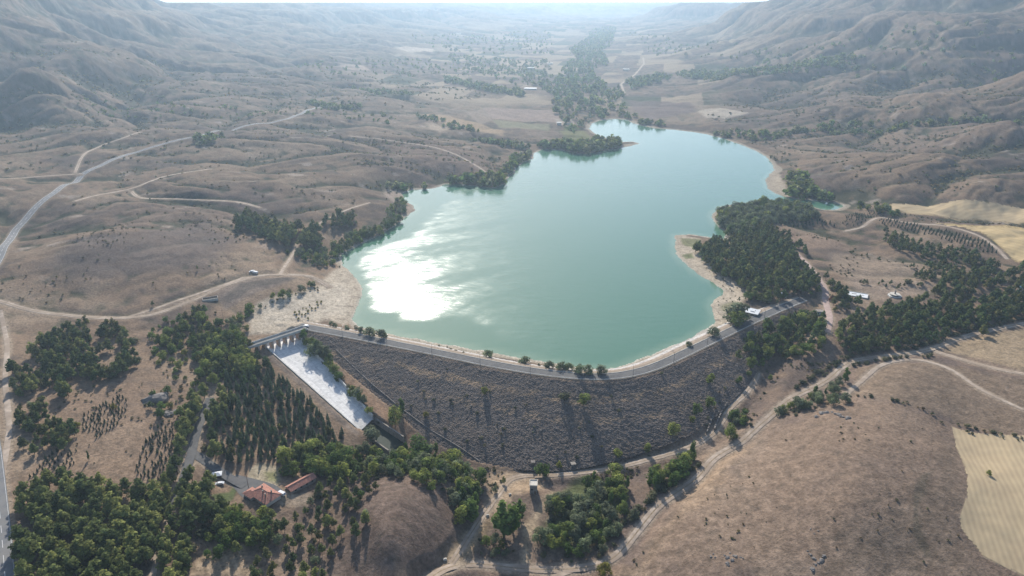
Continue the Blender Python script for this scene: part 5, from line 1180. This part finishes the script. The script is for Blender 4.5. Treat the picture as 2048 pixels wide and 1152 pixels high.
far_stand("1650,250 1800,235 2048,215 2048,228 1820,250 1660,262", 11, (6, 10), 78, thin=.0)
far_stand("380,270 440,265 450,275 400,280", 9, (6, 9), 79)
far_stand("820,225 900,240 960,262 930,262 850,240", 10, (5, 8), 80, thin=.2)
far_stand("1700,410 1740,405 1800,420 1830,430 1800,432 1740,420", 8, (5, 8), 81)
far_stand("1480,110 1750,80 2048,60 2048,150 1800,160 1500,150", 28, (6, 10), 82, thin=.1)
far_stand("150,165 500,215 800,225 780,245 480,240 150,215", 19, (3, 6), 83, {'shrub': 1, 'oak': 1}, thin=.0)
# sapling rows
def rows(s, sp, hr, ang, lb, grp, seed, kd='cedar'):
    stand(s, {kd: 1}, sp, hr, lb, grp, seed=seed, rows=ang, jitter=.16, wf=(.8, 1.1), prob=.88)
rows("165,830 235,790 262,800 240,845 190,880 160,860", (2.4, 4.2), (2.2, 3.4), 1.15, 'small conical sapling in the rows in the middle left field', 'upper left sapling rows', 90)
rows("55,960 100,905 160,895 150,930 95,970", (2.4, 4.2), (2.2, 3.6), 1.15, 'small conical sapling in the rows at the left margin field', 'lower left sapling rows', 91)
rows("268,950 285,890 320,850 352,840 350,900 335,960 300,960", (2.4, 4.2), (2.6, 4.0), 1.2, 'small conical sapling in the rows left of the forest drive', 'sapling rows by the forest drive', 92)
rows("1682,450 1690,430 1740,422 1765,430 1735,450 1700,458", (3.6, 5.4), (2.6, 4.2), .5, 'small sapling in the curved rows behind the peninsula', 'sapling rows behind the peninsula', 93)
rows("1757,440 1790,440 1880,460 1985,490 2000,515 1930,492 1820,465 1765,452", (3.6, 5.2), (3.0, 4.8), -.3, 'small sapling in the rows below the straw field', 'sapling rows below the straw field', 94)
rows("585,640 590,625 640,600 650,605 620,640", (3.5, 6), (1.8, 2.8), .2, 'tiny yellowish sapling planted on the sand flat', 'saplings on the sand flat', 95, 'yellow')
rows("150,640 250,700 120,780 40,760", (40, 40), (2, 3), .2, 'young pine in the gap of the left stand', 'young pines', 96, 'pine')
# single trees with labels of their own
SG = [
 ('oak', 790, 846, 14, .85, 'tall bright green tree pair, left one, at the spillway edge of the dam face'), ('poplar', 803, 832, 14, 1.1, 'slim green tree, right one of the pair on the left dam face'),
 ('yellow', 968, 788, 6, 1.0, 'small yellow-green tree alone on the upper dam face'), ('oak', 1166, 810, 8.5, 1.3, 'round green tree alone in the middle of the dam face'), ('shrub', 1130, 797, 6.5, 1.2, 'grey shrub left of the round tree on the dam face'),
 ('oak', 1420, 766, 9.0, .9, 'yellow-green slim tree on the right part of the dam face'), ('oak', 1346, 866, 8, 1.3, 'brownish green tree low on the right dam face'), ('yellow', 852, 834, 5.5, .9, 'small yellow tree on the left dam face beside the drain'),
 ('oak', 1087, 952, 10.5, 1.15, 'round bright green tree between the two toe huts'), ('yellow', 1118, 934, 5.0, 1.0, 'small yellow-green tree right of the round toe tree'), ('oak', 1295, 900, 6, 1.1, 'small dark tree at the dam foot above the toe track'),
 ('poplar', 945, 1045, 17, 1.35, 'tall bright poplar beside the diagonal track at the bottom'), ('poplar', 1008, 1075, 24, 1.5, 'tallest dark green poplar left of the sandy path'), ('poplar', 1026, 1066, 20, 1.35, 'second tall poplar right behind the tallest one'), ('poplar', 1040, 1040, 14, 1.4, 'paler poplar at the upper right of the tall pair'),
 ('yellow', 1209, 1150, 8, 1.2, 'round yellow-green tree at the bottom beside the track junction'), ('oak', 1460, 878, 12, 1.0, 'lone leaning green tree beside the right-hand track'), ('oak', 1977, 950, 3.6, 1.0, 'lone small tree in the striped stubble field'),
 ('oak', 1232, 958, 11, 1.2, 'bright poplar just below the toe track'), ('oak', 1360, 950, 14, 1.3, 'large bright green tree above the curved track'), ('oak', 1315, 968, 10.5, 1.1, 'dark green tree left of the large bright one'),
 ('willow', 1480, 641, 16, 1.4, 'large round tree beside the white-roofed lakeside building'), ('willow', 1460, 646, 14, 1.4, 'second round tree on the lake side of the white-roofed building'), ('oak', 1472, 650, 13, 1.3, 'green tree between the two round ones and the dam road'), ('oak', 1497, 601, 9, 1.3, 'light green tree behind the white-roofed lakeside building'), ('oak', 1535, 600, 9, 1.2, 'light green tree right of the white-roofed building by the road'), ('willow', 1428, 672, 8, 1.5, 'grey round shrub tree between dam road and sand at right'), ('willow', 1377, 692, 4.2, 1.5, 'low round bush beside the right arm of the dam road'),
 ('willow', 978, 716, 7.4, 1.3, 'round grey-green bush on the water side of the dam road, leftmost of the middle ones'), ('willow', 1048, 728, 7.4, 1.5, 'round grey-green bush on the water side, second of the middle ones'), ('willow', 1078, 733, 3.0, 1.0, 'smallest bush on the water side of the dam road'), ('willow', 1098, 737, 7.4, 1.3, 'round bush on the water side just right of the smallest'), ('willow', 1122, 740, 7.4, 1.3, 'left one of two touching bushes on the water side'), ('willow', 1136, 741, 7.4, 1.4, 'right one of two touching bushes on the water side'), ('willow', 1158, 746, 7.4, 1.3, 'bush left of the last pair at the bend of the dam road'), ('willow', 1176, 747, 7.4, 1.4, 'bush near the bend of the dam road, second from the end'), ('willow', 1202, 747, 7.4, 1.4, 'last round bush at the bend of the dam road'),
 ('willow', 740, 671, 7.4, 1.6, 'round bush on the water side near the left dam end, left of a pair'), ('willow', 764, 676, 7.4, 1.4, 'round bush on the water side near the left dam end, right of a pair'), ('willow', 632, 712, 12.5, 1.4, 'large grey-green willow at the head of the spillway bank'), ('willow', 744, 884, 12, 1.3, 'grey-green willow overhanging the lower end of the spillway'),
 ('red', 566, 922, 6, 1.2, 'rust-red tree behind the paved yard'), ('red', 578, 915, 5, 1.0, 'smaller orange-red tree right of the rust-red one'), ('yellow', 584, 940, 5.5, 1.0, 'yellow tree above the outbuilding'), ('oak', 569, 950, 6.5, 1.2, 'dark round tree between bare yard and outbuilding'),
 ('cedar', 604, 800, 9.5, 1.0, 'tallest dark conifer at the edge of the spillway'), ('red', 1662, 602, 5, 1.0, 'rusty orange tree beside the gravel lane junction'), ('yellow', 1670, 622, 5, 1.1, 'bright yellow tree right of the gravel lane'), ('pine', 1478, 603, 5, .7, 'small dark conifer on the sand near the lakeside building'),
 ('poplar', 178, 920, 6.5, .7, 'slim yellowish tree alone in the left field'), ('yellow', 156, 855, 5, 1.1, 'yellow-green tree beside the small left pine stand'), ('yellow', 228, 818, 4.5, 1.0, 'yellow-green tree above the left sapling rows'), ('oak', 840, 912, 15, 1.4, 'large bright green tree where the spillway pool ends'), ('oak', 905, 930, 12, 1.2, 'light green tree at the dam foot right of the pool'),
 ('poplar', 1690, 765, 12, 1.2, 'tall yellow-green poplar below the right-hand track'), ('oak', 1605, 815, 6.5, 1.4, 'bright green bush beside the right-hand track'), ('willow', 1562, 826, 4.0, 1.2, 'round grey bush touching the right-hand track'), ('oak', 1470, 838, 7.0, 1.5, 'dark bush clump between the two right tracks'), ('yellow', 370, 710, 6, 1.0, 'yellow-green tree on the slope left of the bridge'), ('yellow', 318, 730, 5, 1.0, 'yellow-green tree alone on the brown slope at left'),
 ('willow', 882, 968, 6, 1.0, 'pale willow alone on the bare ground left of the valve house'), ('pine', 1008, 968, 6, .8, 'small dark tree beside the bare track left of the valve house'), ('willow', 990, 985, 5, .8, 'grey tree on the left of the bare ground'), ('cedar', 1780, 345, 6, 1.2, 'single dark bush on the hill right of the lake'), ('pine', 395, 540, 5, .8, 'single small dark tree on the left hill side'), ('pine', 306, 612, 5, 1.0, 'single dark bush above the long dirt track at left'),
]
for kd, u, v, h, wf, lb in SG:
    p = un(u, v)
    if sd_poly(p[None], DAMP)[0] < 0:
        q = un_dam(u, v); p = q if dam_z(q[None])[2][0] < 0 else p
    z = dam_or_ground(*p)
    j = np.hypot(DL[:, 0]-p[0], DL[:, 1]-p[1]).min()
    plant(kd, p[0], p[1], h, wf, lb, None, z, True)
def along(s, mix, sp, hr, label, group, seed, spread=1.5):
    g_ = random.Random(seed); Lr = smooth_line(upoly(s), sp, 1); ks = list(mix.keys()); ws = list(mix.values())
    P = np.array([(x+g_.uniform(-spread, spread), y+g_.uniform(-spread, spread)) for x, y in Lr]); ok = free(P, .2)
    for (x, y), o_ in zip(P, ok):
        if not o_ or g_.random() < .08: continue
        kd = g_.choices(ks, ws)[0]; h = g_.uniform(*hr)*(.5 if kd == 'shrub' else 1)
        plant(kd, x, y, h, g_.uniform(.9, 1.35), label[kd] if isinstance(label, dict) else label, group, dam_or_ground(x, y))
along("1252,1048 1285,1012 1330,975 1375,945 1402,928", {'shrub': 1}, 3.2, (7, 11), 'grey shrub in the unbroken row along the curved track', 'shrub row along the curved track', 1)
along("1590,778 1650,738 1690,716 1740,704 1820,698 1900,676 1980,653 2040,638", {'shrub': 1}, 3.4, (5, 9), 'dark shrub in the hedge above the right-hand track', 'hedge above the right-hand track', 2)
along("1590,790 1650,757 1690,738 1740,724 1840,716 1890,706", {'shrub': 1}, 3.6, (4, 8), 'dark shrub in the ditch below the right-hand track', 'ditch below the right-hand track', 3)
along("1640,802 1700,793 1760,798 1830,813 1900,843 1960,864 2060,872", {'shrub': 1}, 4.4, (3, 7), 'low dark shrub in the line between two brown fields', 'shrub line between brown fields', 4)
along("1800,428 1860,438 1930,446 2060,453", {'shrub': 1}, 5, (3, 6), 'low dark shrub in the line between the straw fields', 'shrub line between straw fields', 5)
along("606,682 632,697 652,728 675,765 705,795 735,825 765,858", {'oak': 3, 'shrub': 3, 'willow': 1}, 4.2, (6, 9.5), {'oak': 'leafy tree leaning over the right edge of the spillway', 'shrub': 'shrub beside the right edge of the spillway', 'willow': 'grey willow beside the right edge of the spillway'}, 'trees leaning over the spillway edge', 6)
along("412,795 394,838 380,873 370,905 358,945 344,985 322,1035 304,1080 292,1130", {'pine': 1}, 5.5, (11, 14), 'tall pine in the row on the left edge of the forest drive', 'pine row left of the forest drive', 7)
along("431,800 413,842 403,872", {'pine': 1}, 5.5, (10, 13), 'tall pine in the row on the right edge of the forest drive', 'pine row right of the forest drive', 8)
along("386,960 372,1000 352,1045 338,1090 328,1140", {'pine': 1}, 5.5, (11, 14), 'tall pine in the lower row on the right edge of the forest drive', 'lower pine row right of the forest drive', 9)
along("1455,838 1500,852 1545,836 1575,820 1620,800 1660,785", {'oak': 2, 'shrub': 5, 'willow': 2}, 5, (4.5, 8), {'oak': 'leafy green tree along the lower edge of the right-hand track', 'shrub': 'shrub along the lower edge of the right-hand track', 'willow': 'grey willow along the lower edge of the right-hand track'}, 'growth below the right-hand track', 10)
along("640,905 700,935 760,955", {'shrub': 3, 'oak': 1}, 5, (5, 8), {'shrub': 'shrub on the ridge right of the outbuilding', 'oak': 'leafy tree on the ridge right of the outbuilding'}, 'growth right of the outbuilding', 11, 4)
along("1270,720 1300,708 1335,695", {'shrub': 1}, 4, (2.5, 4.5), 'low weedy shrub on the pale upstream slope at right', 'weeds on the upstream slope', 12)
along("880,693 905,699 925,706", {'shrub': 1}, 4, (2.5, 4.5), 'low weedy shrub on the pale upstream slope at left', 'weeds on the left upstream slope', 13)
# scattered scrub on the slopes
def scrub(n, s, hr, lb, grp, seed, wetbias=True, kd='shrub'):
    g = np.random.RandomState(seed); poly = upoly(s); x0, y0 = poly.min(0); x1, y1 = poly.max(0); got = 0; tries = 0
    while got < n and tries < 40:
        tries += 1
        P = np.stack([g.uniform(x0, x1, 4*n), g.uniform(y0, y1, 4*n)], 1); P = P[sd_poly(P, poly) < 0]
        f = fbm(P[:, 0]/70+seed, P[:, 1]/70, 3); jj_, ii_ = gij(P[:, 0], P[:, 1]); P = P[g.rand(len(P)) < (np.clip(.06+f*1.2+1.3*wet[jj_, ii_], .015, 1) if lb == 'FAR' else np.clip(.15+f*3, .02, 1))]
        if len(P) == 0: continue
        P = P[free(P, .3)]
        for x, y in P:
            if got >= n: break
            got += 1; plant(kd, x, y, g.uniform(*hr), g.uniform(.8, 1.5), lb, grp, dam_or_ground(x, y))
scrub(70, "1240,1150 1420,960 1560,880 1700,830 1880,870 1910,1000 1940,1150", (.5, 1.3), 'tiny dark shrub dotted on the bare lower right hill', 'shrubs on the lower right hill', 1)
scrub(45, "690,690 1200,790 1450,730 1440,800 1380,860 1150,925 960,915 780,810", (.8, 2.4), 'small dry bush growing between the stones of the dam face', 'bushes on the dam face', 2)
scrub(60, "960,930 1080,945 1200,950 1400,870 1420,900 1330,950 1200,960 1060,960 990,1010", (.8, 2.0), 'low bush on the bare ground along the toe track', 'bushes along the toe track', 3)
scrub(70, "20,770 300,740 400,760 340,900 60,950", (.7, 1.8), 'low bush scattered over the brown field at the left', 'bushes on the brown left field', 4)
scrub(240, "0,590 180,620 430,580 560,500 480,440 200,420 0,560", (.8, 2.2), 'dark bush scattered on the rounded hill at the left', 'bushes on the left hill', 5)
scrub(420, "0,520 250,330 600,260 850,360 700,420 450,430 200,420", (1.2, 3.0), 'FAR', 'FAR', 6)
scrub(700, "700,280 850,270 1010,320 1000,350 860,355 740,345 650,300", (1.4, 3.6), 'FAR', 'FAR', 7)
scrub(900, "0,340 0,240 300,200 650,215 700,270 420,300 200,330", (1.6, 4), 'FAR', 'FAR', 8)
scrub(1100, "1560,330 1480,270 1700,240 2048,220 2048,390 1750,400", (1.5, 3.6), 'FAR', 'FAR', 9)
scrub(1100, "1400,240 1500,170 2048,130 2048,215 1700,240 1500,255", (2.4, 5), 'FAR', 'FAR', 10)
scrub(1500, "0,230 0,110 300,110 800,150 1000,190 800,220 300,200", (2.5, 5.5), 'FAR', 'FAR', 11)
scrub(60, "1560,470 1660,465 1740,500 1700,560 1650,530", (.8, 2), 'low bush in the bare field beside the lakeside pines', 'bushes in the bare field', 12)
scrub(60, "1500,770 1540,740 1640,720 1680,735 1600,780 1520,800", (.8, 2.2), 'low bush on the bare slope under the right-hand track', 'bushes on the right slope', 13)
scrub(50, "1355,480 1400,520 1470,570 1500,600 1440,640 1430,600 1450,580", (.5, 1.2), 'tiny bush on the pale right-hand beach', 'bushes on the right beach', 14)

# ---- link: the 300 largest of each kind as things, the rest merged into one stuff object per kind
def merged(name, items, protos, m, label, cat):
    Vs, Fs, Ts = [], [], []; off = 0; tV = MB()
    g = np.random.RandomState(5)
    for it in items:
        kd, x, y, z, h, wf, lb, gr, sp_ = it; dist = math.hypot(x, y)
        p = protos[0 if dist < 900 else 1][kd][g.randint(3)]
        a = g.rand()*6.28; c, s = math.cos(a), math.sin(a); V = p['V']*h; V = V*np.array([wf, wf, 1])
        V = np.stack([V[:, 0]*c-V[:, 1]*s+x, V[:, 0]*s+V[:, 1]*c+y, V[:, 2]+z], 1)
        Vs.append(V); Fs.append(p['F']+off); Ts.append(p['t']*(.72+.56*g.rand())*np.array([.85+.5*g.rand(), 1.0, .85+.3*g.rand()])); off += len(V)
    me = np_mesh(name, np.concatenate(Vs), np.concatenate(Fs), [m], np.concatenate(Ts))
    if dist < 1e9:
        bm_items = [it for it in items if math.hypot(it[1], it[2]) < 900 and it[0] not in ('shrub',)]
    o = link(name, me); tag(o, label, cat, kind='stuff'); return o, bm_items
STUFF = {'pine': ('distant_pines', 'farther dark pines filling the woods around the lake', 'pine trees'), 'cedar': ('young_conifers', 'small farther conifers of the plantations and sapling rows', 'conifers'), 'poplar': ('distant_poplars', 'far poplars rising from the hazy valley groves', 'poplar trees'),
         'willow': ('distant_willows', 'far grey-green willows along the creek and far shore', 'willow trees'), 'oak': ('distant_trees', 'far leafy trees of the valley groves and shore belts', 'trees'), 'shrub': ('scrub', 'dark scrub dotted over the dry hills', 'scrub'), 'yellow': ('distant_saplings', 'tiny yellowish saplings', 'saplings'), 'red': ('distant_red_trees', 'tiny red trees', 'trees')}
g = random.Random(3); counts = {}
for kd in KINDS:
    it = [p for p in PLANTS if p[0] == kd]
    def key(p): return (0 if p[8] else 1, 1 if p[6] == 'FAR' else 0, -p[4]*p[5]/math.hypot(p[1], p[2], CAM_Z-p[3]))
    it.sort(key=key); big = [p for p in it if p[6] != 'FAR'][:300]; ids = set(map(id, big)); rest = [p for p in it if id(p) not in ids]
    counts[kd] = (len(big), len(rest))
    for i, p in enumerate(big):
        _, x, y, z, h, wf, lb, gr, sp_ = p; cme, tme = MESH[kd][g.randrange(len(MESH[kd]))]; rz = g.uniform(0, 6.28)
        if tme is None:
            o = link(NAME[kd], cme); o.location = (x, y, z-.12*h); o.rotation_euler = (0, 0, rz); o.scale = (h*wf, h*wf, h); tag(o, lb, CATN[kd], gr)
        else:
            o = empty(NAME[kd], (x, y, z), rz, lb, CATN[kd], gr); o.scale = (h*wf, h*wf, h)
            link('crown', cme, o); link('trunk', tme, o)
    if rest:
        nm, lb, ct = STUFF[kd]
        o, ti = merged(nm, rest, (LOD, LOW), LM[kd], lb, ct)
        if ti:
            mb = MB()
            for t_ in ti: mb.tube((t_[1], t_[2], t_[3]-.5), (t_[1], t_[2], t_[3]+t_[4]*.6), t_[4]*.02, t_[4]*.01, 4)
            q = mb.build('trunks', M['bark'], o); q['kind'] = 'stuff'
print('PLANTS', len(PLANTS), counts)

# ------------------------------------------------------------------ haze
b = MB(); b.box((0, 7800, 248), (30000, 17500, 560))
hz = b.build('haze', M['white']); hz.data.materials.clear(); tag(hz, 'pale blue haze filling the valley', 'haze', kind='stuff')
hm = bpy.data.materials.new('haze_air'); hm.use_nodes = True; n, l = hm.node_tree.nodes, hm.node_tree.links
n.clear(); out = n.new('ShaderNodeOutputMaterial'); pv = n.new('ShaderNodeVolumePrincipled')
pv.inputs['Color'].default_value = (.58, .78, 1.0, 1); pv.inputs['Density'].default_value = 1.3e-4; pv.inputs['Anisotropy'].default_value = .45
l.new(pv.outputs[0], out.inputs['Volume']); hz.data.materials.append(hm); hz.display_type = 'WIRE'
